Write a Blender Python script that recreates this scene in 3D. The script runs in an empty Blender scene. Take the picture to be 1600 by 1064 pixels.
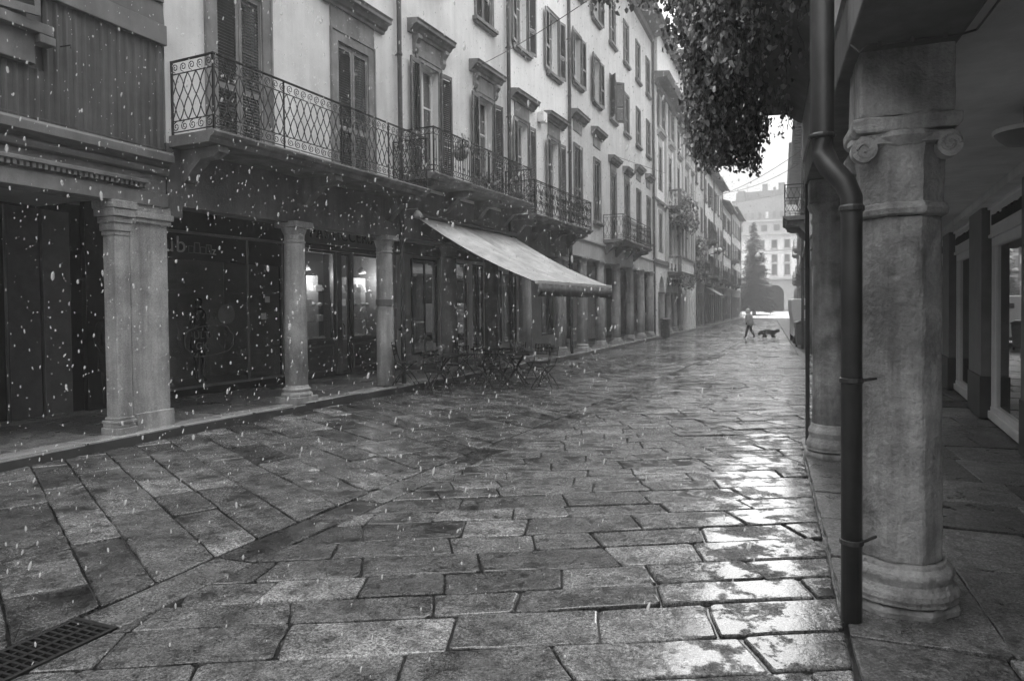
import bpy, math, random
from mathutils import Vector, Matrix
R = math.radians
random.seed(7)
sc = bpy.context.scene
col = sc.collection

# ------------------------------------------------------------------ camera
cam_d = bpy.data.cameras.new('camera'); cam = bpy.data.objects.new('camera', cam_d); col.objects.link(cam)
cam_d.sensor_width = 36; cam_d.lens = 24.01; cam_d.shift_y = -0.0185; cam_d.clip_start = .05; cam_d.clip_end = 2000
YAW, PITCH, ROLL = R(20.55), R(1.2), R(0.6)
Fv = Vector((-math.sin(YAW)*math.cos(PITCH), math.cos(YAW)*math.cos(PITCH), -math.sin(PITCH)))
R0 = Vector((math.cos(YAW), math.sin(YAW), 0)); U0 = R0.cross(Fv)
Rv = R0*math.cos(ROLL)-U0*math.sin(ROLL); Uv = Rv.cross(Fv)
cam.matrix_world = Matrix(((Rv.x, Uv.x, -Fv.x, 0), (Rv.y, Uv.y, -Fv.y, 0), (Rv.z, Uv.z, -Fv.z, 1.7), (0, 0, 0, 1)))
sc.camera = cam
# ------------------------------------------------------------------ sky, sun, exposure
SUN_EL, SUN_AZ = R(18), R(-1)          # azimuth from +Y towards +X
world = bpy.data.worlds.new('World'); sc.world = world; world.use_nodes = True
nt = world.node_tree; nt.nodes.clear(); N = nt.nodes.new; L = nt.links.new
out = N('ShaderNodeOutputWorld'); bg = N('ShaderNodeBackground'); L(bg.outputs[0], out.inputs[0])
bg.inputs[1].default_value = .12
skyt = N('ShaderNodeTexSky'); skyt.sky_type = 'NISHITA'; skyt.sun_disc = False
skyt.sun_elevation = SUN_EL; skyt.sun_rotation = SUN_AZ
bw = N('ShaderNodeRGBToBW'); L(skyt.outputs[0], bw.inputs[0])
tc = N('ShaderNodeTexCoord'); sep = N('ShaderNodeSeparateXYZ'); L(tc.outputs['Generated'], sep.inputs[0])
mr = N('ShaderNodeMapRange'); mr.inputs[1].default_value = 0; mr.inputs[2].default_value = .9
mr.inputs[3].default_value = .85; mr.inputs[4].default_value = 13.; L(sep.outputs[2], mr.inputs[0])
ns = N('ShaderNodeTexNoise'); ns.inputs['Scale'].default_value = 2.2; ns.inputs['Detail'].default_value = 5
mpn = N('ShaderNodeMapping'); mpn.inputs['Scale'].default_value = (1, 1, 2.5); L(tc.outputs['Generated'], mpn.inputs[0]); L(mpn.outputs[0], ns.inputs[0])
mrn = N('ShaderNodeMapRange'); mrn.inputs[1].default_value = .3; mrn.inputs[2].default_value = .7; mrn.inputs[3].default_value = .88; mrn.inputs[4].default_value = 1.12
L(ns.outputs[0], mrn.inputs[0])
mul = N('ShaderNodeMath'); mul.operation = 'MULTIPLY'; L(mr.outputs[0], mul.inputs[0]); L(mrn.outputs[0], mul.inputs[1])
ma = N('ShaderNodeMath'); ma.operation = 'MULTIPLY_ADD'; ma.inputs[1].default_value = .006; L(bw.outputs[0], ma.inputs[0]); L(mul.outputs[0], ma.inputs[2])
L(ma.outputs[0], bg.inputs[0])
sun_d = bpy.data.lights.new('sun', 'SUN'); sun_d.energy = .75; sun_d.angle = R(44); sun_d.color = (1, 1, 1)
sun = bpy.data.objects.new('sun', sun_d); col.objects.link(sun)
sv = Vector((math.sin(SUN_AZ)*math.cos(SUN_EL), math.cos(SUN_AZ)*math.cos(SUN_EL), math.sin(SUN_EL)))
sun.rotation_euler = sv.to_track_quat('Z', 'Y').to_euler()
sc.view_settings.view_transform = 'Standard'; sc.view_settings.look = 'None'; sc.view_settings.gamma = 1
sc.view_settings.use_curve_mapping = False; sc.view_settings.exposure = 1.5
sc.cycles.volume_bounces = 0; sc.cycles.max_bounces = 6; sc.cycles.transparent_max_bounces = 12
sc.cycles.use_fast_gi = False

# ------------------------------------------------------------------ materials
MATS = {}
def mat(name, lo, hi, scale=3., rough=.7, bump=.0, bscale=40., streak=0., rough2=None, metallic=0., spec=.5, speck=0., attr=None, emit=0., wear=0., soot=0.):
    """lo..hi grey by noise in world space; streak = vertical streaks; speck = fine mineral speckle; attr = face attribute that scales tone"""
    m = bpy.data.materials.new(name); m.use_nodes = True; MATS[name] = m
    t = m.node_tree; b = t.nodes['Principled BSDF']; N = t.nodes.new; L = t.links.new
    g = N('ShaderNodeNewGeometry')
    def noise(sc_, det, mp=None, seed=0.):
        n = N('ShaderNodeTexNoise'); n.inputs['Scale'].default_value = sc_; n.inputs['Detail'].default_value = det
        n.inputs['Roughness'].default_value = .62
        mpp = N('ShaderNodeMapping'); mpp.inputs['Location'].default_value = (seed, seed*1.7, seed*.3)
        if mp: mpp.inputs['Scale'].default_value = mp
        L(g.outputs['Position'], mpp.inputs[0]); L(mpp.outputs[0], n.inputs[0]); return n
    def rng(src, a, b_, c, d):
        r = N('ShaderNodeMapRange'); r.inputs[1].default_value = a; r.inputs[2].default_value = b_; r.inputs[3].default_value = c; r.inputs[4].default_value = d
        L(src, r.inputs[0]); return r.outputs[0]
    def mth(op, a, b_):
        r = N('ShaderNodeMath'); r.operation = op
        for i, v in enumerate((a, b_)):
            if isinstance(v, (int, float)): r.inputs[i].default_value = v
            else: L(v, r.inputs[i])
        return r.outputs[0]
    n1 = noise(scale, 9)
    v = rng(n1.outputs[0], .32, .68, lo, hi)
    if streak:
        n2 = noise(1, 7, (5, 5, .45), 3.1)
        v = mth('MULTIPLY', v, rng(n2.outputs[0], .35, .7, 1+streak*.25, 1-streak))
    if speck:
        n3 = noise(70, 3, None, 9.)
        v = mth('MULTIPLY', v, rng(n3.outputs[0], .35, .65, 1-speck, 1+speck))
    if wear:
        n4 = noise(1.1, 10, None, 5.)
        v = mth('MULTIPLY', v, rng(n4.outputs[0], .52, .6, 1, 1-wear))
    if attr:
        a = N('ShaderNodeAttribute'); a.attribute_name = attr
        v = mth('MULTIPLY', v, a.outputs['Fac'])
    c = N('ShaderNodeCombineColor')
    for i in range(3): L(v, c.inputs[i])
    L(c.outputs[0], b.inputs['Base Color'])
    b.inputs['Roughness'].default_value = rough; b.inputs['Metallic'].default_value = metallic
    b.inputs['Specular IOR Level'].default_value = spec
    if rough2 is not None:
        n5 = noise(scale*.6, 6, None, 12.)
        L(rng(n5.outputs[0], .42, .6, rough, rough2), b.inputs['Roughness'])
    if bump:
        bp = N('ShaderNodeBump'); bp.inputs['Strength'].default_value = 1; bp.inputs['Distance'].default_value = bump
        L(noise(bscale, 6, None, 1.).outputs[0], bp.inputs['Height']); L(bp.outputs[0], b.inputs['Normal'])
    if emit:
        b.inputs['Emission Color'].default_value = (1, 1, 1, 1); b.inputs['Emission Strength'].default_value = emit
    return m

mat('plaster_a', .38, .52, .9, .85, .004, 30, .18, wear=.05)
mat('plaster_light', 0.52, 0.72, .8, .85, .004, 30, .14, wear=.04)
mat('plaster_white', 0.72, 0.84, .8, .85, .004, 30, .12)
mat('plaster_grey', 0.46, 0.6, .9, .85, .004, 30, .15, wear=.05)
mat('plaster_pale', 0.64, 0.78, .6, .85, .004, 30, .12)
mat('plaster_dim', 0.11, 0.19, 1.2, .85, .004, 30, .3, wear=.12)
mat('arcade_inner', 0.26, 0.36, .8, .85, .003, 20, .1)
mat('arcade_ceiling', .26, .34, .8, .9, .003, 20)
mat('stone_trim', 0.12, 0.24, 2.5, .75, .006, 50, .3)
mat('stone_dark', 0.12, 0.2, 2.5, .7, .006, 50, .35)
mat('stone_col', 0.3, 0.52, 2.2, .6, .012, 30, .5, speck=.2, wear=.25)
mat('stone_col_worn', 0.16, 0.52, 2.0, .6, .02, 22, .6, speck=.1, wear=.45)
mat('stone_balcony', 0.11, 0.22, 3., .7, .006, 50, .4)
mat('wood_clad', 0.05, 0.1, 2., .6, .003, 60, .4)
mat('wood_beam', 0.1, 0.17, 2., .6, .005, 60, .3)
mat('shutter_dark', 0.05, 0.09, 4., .55, .002, 60, .3)
mat('shutter_mid', .12, .19, 4., .55, .002, 60, .3)
mat('frame_white', .55, .68, 4., .5)
mat('curtain', .45, .62, 3., .9, .01, 12)
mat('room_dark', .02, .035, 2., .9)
mat('iron', .018, .03, 8., .45, 0, metallic=.3)
mat('iron_rust', .025, .06, 12., .6, .002, 60, .4, speck=.2)
mat('pipe_dark', .03, .055, 5., .42, .001, 40, .4)
mat('pipe_mid', .06, .10, 5., .45, .001, 40, .3)
mat('cloth_awning', 0.34, 0.52, 1.5, .85, .006, 25, .25, speck=.1, wear=.2)
mat('cloth_valance', 0.1, 0.16, 3., .85, .004, 30)
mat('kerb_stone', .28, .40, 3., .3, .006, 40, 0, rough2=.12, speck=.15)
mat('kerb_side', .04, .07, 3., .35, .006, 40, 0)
mat('roof_tile', .10, .2, 3., .7, .01, 14)
mat('panel_dark', 0.06, 0.1, 5., .35, .001, 30)
mat('panel_mid', .11, .16, 5., .4, .001, 30)
mat('panel_black', .012, .018, 5., .3)
mat('panel_poster', .14, .18, 5., .4)
mat('shop_white', 0.7, 0.8, 3., .4, .001, 30)
mat('shop_grey', .16, .22, 3., .5, .001, 30)
mat('shop_dado', .05, .08, 3., .5, .001, 30)
mat('letter_light', .38, .45, 5., .5)
mat('letter_dim', .16, .2, 5., .5)
mat('letter_dark', .015, .02, 5., .5)
mat('decal', .10, .12, 5., .5)
mat('paper', .5, .8, 9., .8)
mat('box_card', 0.35, 0.85, 5., .7)
mat('cake', 0.3, 0.7, 14., .7, .004, 40)
mat('skin_plastic', .3, .36, 5., .5)
mat('cloth_dark', .02, .035, 9., .9, .004, 50)
mat('cloth_grey', .40, .5, 9., .9, .006, 40)
mat('cloth_hood', .5, .6, 9., .9, .006, 40)
mat('skin', .35, .42, 9., .6)
mat('fur', .012, .03, 20., .8, .01, 60)
mat('snow', .85, .92, 3., .6)
mat('snow_ground', .6, .75, .4, .7, .03, 3)
mat('brick_far', .22, .30, .5, .9, .01, 10, .1)
mat('attic_far', .38, .46, .5, .9)
mat('palazzo_low', .30, .38, .5, .9)
mat('van_white', .66, .72, 1., .25)
mat('bin_grey', .10, .14, 3., .45)
mat('rubber', .015, .025, 5., .8)
mat('glow', .8, .8, 1., .5, emit=1.6)
mat('globe', .8, .85, 1., .4)
mat('leaf', 0.15, 0.3, 6., .38, 0, attr='tone', spec=.7)
mat('needle', .03, .06, 3., .7, 0, attr='tone')
mat('bark', .06, .11, 6., .8, .01, 30)
mat('trumpet', .3, .4, 5., .5)
# wet paving: tone per slab, puddles as smooth patches
def wet(name, lo, hi, pud_a, pud_b, r_wet, r_dry, bump):
    m = mat(name, lo, hi, 3.2, r_dry, 0, 0, 0, speck=.0, attr='tone')
    t = m.node_tree; b = t.nodes['Principled BSDF']; N = t.nodes.new; L = t.links.new
    g = N('ShaderNodeNewGeometry')
    def noise(s, det, mp=(1, 1, 1), seed=0, ro=.6):
        n = N('ShaderNodeTexNoise'); n.inputs['Scale'].default_value = s; n.inputs['Detail'].default_value = det; n.inputs['Roughness'].default_value = ro
        q = N('ShaderNodeMapping'); q.inputs['Scale'].default_value = mp; q.inputs['Location'].default_value = (seed, seed, 0)
        L(g.outputs['Position'], q.inputs[0]); L(q.outputs[0], n.inputs[0]); return n.outputs[0]
    def rng(src, a, b_, c, d):
        r = N('ShaderNodeMapRange'); r.inputs[1].default_value = a; r.inputs[2].default_value = b_; r.inputs[3].default_value = c; r.inputs[4].default_value = d
        L(src, r.inputs[0]); return r.outputs[0]
    def mth(op, a, b_, c=None):
        r = N('ShaderNodeMath'); r.operation = op
        for i, v in enumerate((a, b_, c)):
            if v is None: continue
            if isinstance(v, (int, float)): r.inputs[i].default_value = v
            else: L(v, r.inputs[i])
        return r.outputs[0]
    # pitted granite: coarse crystals and dark pits over the slab tone
    src = b.inputs['Base Color'].links[0].from_node.inputs[0].links[0].from_socket
    v = mth('MULTIPLY', src, rng(noise(60, 4, seed=9., ro=.75), .38, .62, .3, 1.85))
    v = mth('MULTIPLY', v, rng(noise(150, 2, seed=3.), .4, .6, .55, 1.5))
    v = mth('MULTIPLY', v, rng(noise(11, 6, seed=5.), .36, .5, .5, 1.08))
    c = b.inputs['Base Color'].links[0].from_node
    for i in range(3): L(v, c.inputs[i])
    pud = rng(mth('MULTIPLY_ADD', noise(.28, 2, seed=4.3), .5, noise(3.6, 10, ro=.68)), pud_a, pud_b, 0, 1)
    fr = rng(noise(45, 3, seed=6.), .35, .65, -.10, .12)
    L(mth('ADD', rng(pud, 0, 1, r_dry, r_wet), mth('MULTIPLY', fr, rng(pud, 0, 1, 1, 0))), b.inputs['Roughness'])
    bp = N('ShaderNodeBump'); bp.inputs['Distance'].default_value = bump
    h = mth('MULTIPLY_ADD', noise(9, 6, seed=7), 1.5, mth('MULTIPLY_ADD', noise(60, 3, seed=9., ro=.7), .55, noise(24, 6, seed=2)))
    L(h, bp.inputs['Height']); L(rng(pud, 0, 1, 1., .05), bp.inputs['Strength'])
    L(bp.outputs[0], b.inputs['Normal'])
    b.inputs['Specular IOR Level'].default_value = .7
wet('paving', .03, .15, .70, .80, .10, .22, .018)
wet('paving_dry', .06, .14, .84, .95, .15, .4, .010)
wet('channel', .05, .12, .68, .74, .06, .28, .010)
mat('joint_wet', .008, .02, 8., .16, .004, 20, spec=.6)
mat('joint_dry', .02, .03, 8., .5)
# glass: reflective pane you can look through
def glass(name, tint, ior=1.5, base=.03):
    m = bpy.data.materials.new(name); m.use_nodes = True; MATS[name] = m
    t = m.node_tree; t.nodes.clear(); N = t.nodes.new; L = t.links.new
    o = N('ShaderNodeOutputMaterial'); mx = N('ShaderNodeMixShader'); tr = N('ShaderNodeBsdfTransparent'); gl = N('ShaderNodeBsdfGlossy')
    tr.inputs[0].default_value = (tint, tint, tint, 1); gl.inputs[0].default_value = (.95, .95, .95, 1); gl.inputs['Roughness'].default_value = .015
    fr = N('ShaderNodeLayerWeight'); fr.inputs[0].default_value = .5
    pw = N('ShaderNodeMath'); pw.operation = 'POWER'; pw.inputs[1].default_value = 4.; L(fr.outputs['Facing'], pw.inputs[0])
    ad = N('ShaderNodeMath'); ad.operation = 'MULTIPLY_ADD'; ad.inputs[1].default_value = .7; ad.inputs[2].default_value = base; L(pw.outputs[0], ad.inputs[0])
    L(ad.outputs[0], mx.inputs[0]); L(tr.outputs[0], mx.inputs[1]); L(gl.outputs[0], mx.inputs[2]); L(mx.outputs[0], o.inputs[0])
glass('glass', .7, 1.5, .06); glass('glass_shop', .95, 1.5, .03); glass('glass_mirror', .6, 1.9, .34)

# ------------------------------------------------------------------ mesh builder
class MB:
    def __init__(s): s.v = []; s.f = []; s.tone = []; s.M = None
    def _a(s, pts):
        n = len(s.v)
        s.v.extend([tuple(s.M @ Vector(p)) if s.M else tuple(p) for p in pts]); return n
    def face(s, pts): n = s._a(pts); s.f.append(tuple(range(n, n+len(pts)))); return s
    def box(s, x0, x1, y0, y1, z0, z1):
        n = s._a([(x0, y0, z0), (x1, y0, z0), (x1, y1, z0), (x0, y1, z0), (x0, y0, z1), (x1, y0, z1), (x1, y1, z1), (x0, y1, z1)])
        for q in ((0, 3, 2, 1), (4, 5, 6, 7), (0, 1, 5, 4), (1, 2, 6, 5), (2, 3, 7, 6), (3, 0, 4, 7)): s.f.append(tuple(n+i for i in q))
        return s
    def prism(s, poly, ext, n_axis='y', a=0., b=1.):
        """poly: 2D points; extruded along axis from a to b. axis y: (x,z); axis x: (y,z); axis z: (x,y)"""
        def P(p, t): return {'y': (p[0], t, p[1]), 'x': (t, p[0], p[1]), 'z': (p[0], p[1], t)}[n_axis]
        k = len(poly); n = s._a([P(p, a) for p in poly]+[P(p, b) for p in poly])
        s.f.append(tuple(n+i for i in reversed(range(k)))); s.f.append(tuple(n+k+i for i in range(k)))
        for i in range(k): j = (i+1) % k; s.f.append((n+i, n+j, n+k+j, n+k+i))
        return s
    def lathe(s, prof, c=(0, 0, 0), n=20, rot=0., sx=1., sy=1.):
        k = len(prof); pts = []
        for r, z in prof:
            for i in range(n):
                a = rot+2*math.pi*i/n; pts.append((c[0]+r*math.cos(a)*sx, c[1]+r*math.sin(a)*sy, c[2]+z))
        b = s._a(pts)
        for j in range(k-1):
            for i in range(n):
                i2 = (i+1) % n; s.f.append((b+j*n+i, b+j*n+i2, b+(j+1)*n+i2, b+(j+1)*n+i))
        s.f.append(tuple(b+i for i in reversed(range(n)))); s.f.append(tuple(b+(k-1)*n+i for i in range(n)))
        return s
    def tube(s, pts, r, n=5, rr=None, cap=True):
        P = [Vector(p) for p in pts]; m = len(P); rings = []
        for i, p in enumerate(P):
            t = (P[min(i+1, m-1)]-P[max(i-1, 0)])
            if t.length < 1e-9: t = Vector((0, 0, 1))
            t.normalize(); u = t.cross(Vector((0, 0, 1)))
            if u.length < .05: u = t.cross(Vector((1, 0, 0)))
            u.normalize(); w = t.cross(u); q = rr[i] if rr else r
            rings.append([p+u*q*math.cos(2*math.pi*(k+.5)/n)+w*q*math.sin(2*math.pi*(k+.5)/n) for k in range(n)])
        b = s._a([x for r_ in rings for x in r_])
        for j in range(m-1):
            for i in range(n):
                i2 = (i+1) % n; s.f.append((b+j*n+i, b+j*n+i2, b+(j+1)*n+i2, b+(j+1)*n+i))
        if cap: s.f.append(tuple(b+i for i in reversed(range(n)))); s.f.append(tuple(b+(m-1)*n+i for i in range(n)))
        return s
    def build(s, name, m, parent=None, loc=(0, 0, 0), rz=0., smooth=False, bevel=0., tone=None):
        me = bpy.data.meshes.new(name); me.from_pydata(s.v, [], s.f)
        if s.tone:
            a = me.attributes.new('tone', 'FLOAT', 'FACE'); a.data.foreach_set('value', s.tone)
        me.materials.append(MATS[m])
        if smooth: me.polygons.foreach_set('use_smooth', [True]*len(me.polygons))
        me.update()
        return link(name, me, parent, loc, rz, bevel, smooth)
def link(name, me, parent=None, loc=(0, 0, 0), rz=0., bevel=0., smooth=False):
    o = bpy.data.objects.new(name, me); col.objects.link(o); o.location = loc; o.rotation_euler = (0, 0, rz)
    if parent: o.parent = parent
    if bevel:
        b = o.modifiers.new('Bevel', 'BEVEL'); b.width = bevel; b.segments = 2; b.limit_method = 'ANGLE'; b.angle_limit = R(40)
    return o
def tag(o, label=None, cat=None, group=None, kind=None):
    for k, v in (('label', label), ('category', cat), ('group', group), ('kind', kind)):
        if v: o[k] = v
    return o
def empty(name, loc, rz=0., label=None, cat=None, group=None):
    o = bpy.data.objects.new(name, None); col.objects.link(o); o.location = loc; o.rotation_euler = (0, 0, rz); o.empty_display_size = .2
    return tag(o, label, cat, group)
def kids(o): return [c for c in bpy.data.objects if c.parent == o]
def copy_tree(o, parent=None):
    c = o.copy(); col.objects.link(c); c.parent = parent
    for ch in kids(o): copy_tree(ch, c)
    return c
def smoothstep(t): t = max(0, min(1, t)); return t*t*(3-2*t)
def gz(y): return -.0035*max(0, min(y, 50)-5)
def text_obj(name, body, size, m, parent, loc, rot, extrude=.008, spacing=1., sx=1.):
    c = bpy.data.curves.new(name, 'FONT'); c.body = body; c.size = size; c.extrude = extrude; c.space_character = spacing
    c.align_x = 'CENTER'
    t = bpy.data.objects.new(name, c); col.objects.link(t)
    dg = bpy.context.evaluated_depsgraph_get(); me = bpy.data.meshes.new_from_object(t.evaluated_get(dg))
    bpy.data.objects.remove(t); me.name = name; me.materials.clear(); me.materials.append(MATS[m])
    o = bpy.data.objects.new(name, me); col.objects.link(o); o.location = loc; o.rotation_euler = rot; o.scale = (sx, 1, 1)
    if parent: o.parent = parent
    return o

# ------------------------------------------------------------------ ground
XD = [(-14, -4.1), (0, -3.62), (4, -3.5), (6.5, -3.32), (10.5, -2.93), (22.5, -1.9), (40, -.75), (60, .1), (110, 1.)]
def interp(T, y):
    if y <= T[0][0]: return T[0][1]
    for (a, b), (c, d) in zip(T, T[1:]):
        if y <= c: return b+(d-b)*(y-a)/(c-a)
    return T[-1][1]
def xd(y): return interp(XD, y)
KL = [(-14, -7.95), (5, -7.68), (7.1, -7.52), (22.5, -6.17), (38, -5.63), (54, -5.06), (110, -3.1)]
def xk(y): return interp(KL, y)
KR = [(-14, .36), (8.8, .38), (8.81, .95), (28, 1.3), (28.01, 2.4), (110, 3.9)]
def xr(y): return interp(KR, y)
def ground_z(x, y): return gz(y)-.045+min(.05, .013*abs(x-xd(y)))
g = MB(); g.face([(-600, -300, -1.0), (600, -300, -1.0), (600, 1500, -1.0), (-600, 1500, -1.0)])
tag(g.build('ground', 'joint_dry'), kind='structure')
# bedding sheet that shows in the joints of the street
g = MB(); ys = [-14+i*2 for i in range(63)]
for a, b in zip(ys, ys[1:]):
    xs = lambda y: [xk(y)-.1, (xk(y)+xd(y))/2, xd(y), (xd(y)+xr(y))/2, xr(y)+.1]
    for i in range(4):
        p, q = xs(a), xs(b)
        g.face([(p[i], a, ground_z(p[i], a)-.016), (p[i+1], a, ground_z(p[i+1], a)-.016), (q[i+1], b, ground_z(q[i+1], b)-.016), (q[i], b, ground_z(q[i], b)-.016)])
tag(g.build('street_bedding', 'joint_wet'), kind='structure')

def clip(poly, nx, ny, c):
    out = []
    for i in range(len(poly)):
        p, q = poly[i], poly[(i+1) % len(poly)]
        a, b = p[0]*nx+p[1]*ny-c, q[0]*nx+q[1]*ny-c
        if a >= 0: out.append(p)
        if a*b < 0: t = a/(a-b); out.append((p[0]+(q[0]-p[0])*t, p[1]+(q[1]-p[1])*t))
    return out
def inset(poly, d):
    n = len(poly); res = []
    for i in range(n):
        p0, p, p1 = Vector(poly[i-1]), Vector(poly[i]), Vector(poly[(i+1) % n])
        e0 = (p-p0); e1 = (p1-p)
        if e0.length < 1e-4 or e1.length < 1e-4: res.append(tuple(p)); continue
        e0.normalize(); e1.normalize(); n0 = Vector((-e0.y, e0.x)); n1 = Vector((-e1.y, e1.x))
        k = n0+n1
        if k.length < .3: k = n0
        k = k/max(.3, k.dot(n0)); res.append((p.x+k.x*d, p.y+k.y*d))
    return res
def area(p): return .5*sum(p[i-1][0]*p[i][1]-p[i][0]*p[i-1][1] for i in range(len(p)))
def slab(mb, poly, zf, gap=.0045, bev=.010, tone=None, rough=True):
    # drop near-duplicate points, round the corners, roughen long edges
    q = []
    for p in poly:
        if not q or (abs(p[0]-q[-1][0])+abs(p[1]-q[-1][1])) > .03: q.append(p)
    if len(q) > 2 and (abs(q[0][0]-q[-1][0])+abs(q[0][1]-q[-1][1])) < .03: q.pop()
    if len(q) < 3 or area(q) < .012: return
    q = inset(q, gap*random.uniform(.6, 1.7)+.002)
    near = sum(p[1] for p in q)/len(q) < 14
    p2 = []
    n = len(q)
    for i in range(n):
        a, b, c = Vector(q[i-1]), Vector(q[i]), Vector(q[(i+1) % n])
        k = random.uniform(.008, .035)
        u = (a-b); w = (c-b)
        if u.length > .12 and w.length > .12:
            p2.append(tuple(b+u.normalized()*k)); p2.append(tuple(b+w.normalized()*k*random.uniform(.5, 1)))
        else: p2.append(tuple(b))
        if near and rough and w.length > .25:
            m_ = int(w.length/.12); nn = Vector((-w.y, w.x)).normalized()
            for j in range(1, m_):
                p2.append(tuple(b+w*(j/m_)+nn*random.uniform(-.007, .007)))
    q = p2
    if area(q) < .01: return
    dz = random.uniform(-.006, .006); tx, ty = random.gauss(0, .009), random.gauss(0, .009)
    cx = sum(p[0] for p in q)/len(q); cy = sum(p[1] for p in q)/len(q)
    Z = lambda p: zf(p[0], p[1])+dz+tx*(p[0]-cx)+ty*(p[1]-cy)
    tn = tone if tone else random.choice([.5, .75, .9, 1., 1., 1.1, 1.4, 2.0])*random.uniform(.85, 1.15)
    q1 = inset(q, bev*.45); q2 = inset(q, bev*1.3); k = len(q)
    b = len(mb.v)
    mb.v += [(p[0], p[1], Z(p)-.03) for p in q]+[(p[0], p[1], Z(p)-bev*.8) for p in q]+[(p[0], p[1], Z(p)-bev*.25) for p in q1]+[(p[0], p[1], Z(p)) for p in q2]
    for r_ in range(3):
        for i in range(k):
            j = (i+1) % k; mb.f.append((b+r_*k+i, b+r_*k+j, b+(r_+1)*k+j, b+(r_+1)*k+i)); mb.tone.append(tn)
    mb.f.append(tuple(b+3*k+i for i in range(k))); mb.tone.append(tn)

def course(mb, ang, row_w, len_lo, len_hi, zone, ylo, yhi, xlo, xhi):
    """rows of slabs running in direction ang; zone(poly) clips them"""
    u = Vector((math.cos(ang), math.sin(ang))); n = Vector((-u.y, u.x))
    cs = [Vector((x, y)) for x in (xlo, xhi) for y in (ylo, yhi)]
    t0, t1 = min(c.dot(n) for c in cs), max(c.dot(n) for c in cs); s0, s1 = min(c.dot(u) for c in cs), max(c.dot(u) for c in cs)
    t = t0
    while t < t1:
        w = row_w*random.uniform(.82, 1.18); s = s0-random.random(); psk = 0.
        while s < s1:
            l = random.uniform(len_lo, len_hi)
            c = u*(s+l/2)+n*(t+w/2)
            if xlo-1 < c.x < xhi+1 and ylo-1 < c.y < yhi+1:
                j = lambda: random.uniform(-.012, .012)
                sk = random.uniform(-.04, .04)
                pts = [u*(s+psk)+n*t, u*(s+l+sk)+n*t, u*(s+l-sk)+n*(t+w), u*(s-psk)+n*(t+w)]; psk = sk
                p = zone([tuple(q) for q in pts], c)
                if p: slab(mb, p, ground_z)
            s += l
        t += w
CH = .172
def zone_right(p, c):
    y = c.y; sl = (xd(y+.5)-xd(y-.5)); x0 = xd(y)+CH
    p = clip(p, 1, -sl, x0-sl*y); 
    if len(p) < 3: return None
    p = clip(p, -1, 0, -xr(y)+.0)
    return p if len(p) > 2 else None
def zone_left(p, c):
    y = c.y; sl = (xd(y+.5)-xd(y-.5)); x0 = xd(y)-CH
    p = clip(p, -1, sl, -x0+sl*y)
    if len(p) < 3: return None
    sk = xk(y+.5)-xk(y-.5); p = clip(p, 1, -sk, xk(y)+.02-sk*y)
    return p if len(p) > 2 else None
st = MB()
course(st, R(24), .345, .45, 1.0, zone_right, -3, 32, -4.2, 1.2)
course(st, R(24), .42, .7, 1.3, zone_right, 32, 108, -3, 4.2)
course(st, R(-30), .385, .6, 1.15, zone_left, -3, 32, -8, -1)
course(st, R(-30), .42, .75, 1.35, zone_left, 32, 108, -6.5, 1.2)
tag(st.build('street_paving', 'paving'), kind='structure')
ch = MB(); y = -3.
while y < 100:
    l = random.uniform(.6, 1.1)
    if not (2.05 < y+l/2 < 2.75):
        y1 = min(y+l, 2.05) if y < 2.05 else y+l
        slab(ch, [(xd(y)-.165, y), (xd(y)+.165, y), (xd(y1)+.165, y1), (xd(y1)-.165, y1)], lambda a, b: ground_z(a, b)-.007)
    else: y1 = 2.75
    y = y1
tag(ch.build('gutter_channel', 'channel'), kind='structure')
# iron drain grate
gr = empty('drain_grate', (xd(2.4), 2.4, ground_z(xd(2.4), 2.4)), R(-2), 'black iron drain grate set in the paving channel', 'drain grate')
m_ = MB(); m_.box(-.165, .165, -.34, -.31, -.03, .004).box(-.165, .165, .31, .34, -.03, .004).box(-.165, -.14, -.31, .31, -.03, .004).box(.14, .165, -.31, .31, -.03, .004)
m_.build('grate_frame', 'iron', gr, bevel=.003)
m_ = MB()
for i in range(15): m_.box(-.14, .14, -.29+i*.041, -.275+i*.041, -.025, .001)
m_.box(-.012, .012, -.31, .31, -.026, .002).box(-.08, -.068, -.31, .31, -.026, 0).box(.068, .08, -.31, .31, -.026, 0)
m_.build('grate_bars', 'iron', gr)
# left raised pavement
FA, FB, FE = (-7.715, 7.12, R(1.5)), (-7.9, 5., R(5)), (-6.42, 22., R(2))
lp = MB(); y = -14.
kerb = MB(); kside = MB()
while y < 104:
    l = random.uniform(1.1, 1.7) if y < 40 else 3
    z0 = gz(y)+.13
    a = [(xk(y)-.36, y), (xk(y), y), (xk(y+l), y+l), (xk(y+l)-.36, y+l)]
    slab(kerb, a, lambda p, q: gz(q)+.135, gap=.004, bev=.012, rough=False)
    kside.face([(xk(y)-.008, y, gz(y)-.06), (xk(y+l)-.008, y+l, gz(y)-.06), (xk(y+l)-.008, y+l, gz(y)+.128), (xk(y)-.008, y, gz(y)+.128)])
    y += l
y = -6.
while y < 104:
    l = random.uniform(.8, 1.1); x = xk(y)-.36
    while x > xk(y)-3.6:
        w = random.uniform(.7, 1.3)
        if x-w < xk(y)-3.4: w = 1.5
        dx = xk(y+l)-xk(y)
        slab(lp, [(x-w, y), (x, y), (x+dx, y+l), (x-w+dx, y+l)], lambda p, q: gz(q)+.13, gap=.003, bev=.004, rough=False)
        x -= w
    y += l
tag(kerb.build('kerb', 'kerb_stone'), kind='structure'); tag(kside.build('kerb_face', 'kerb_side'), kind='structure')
tag(lp.build('left_pavement', 'paving_dry'), kind='structure')
b_ = MB()
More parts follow.
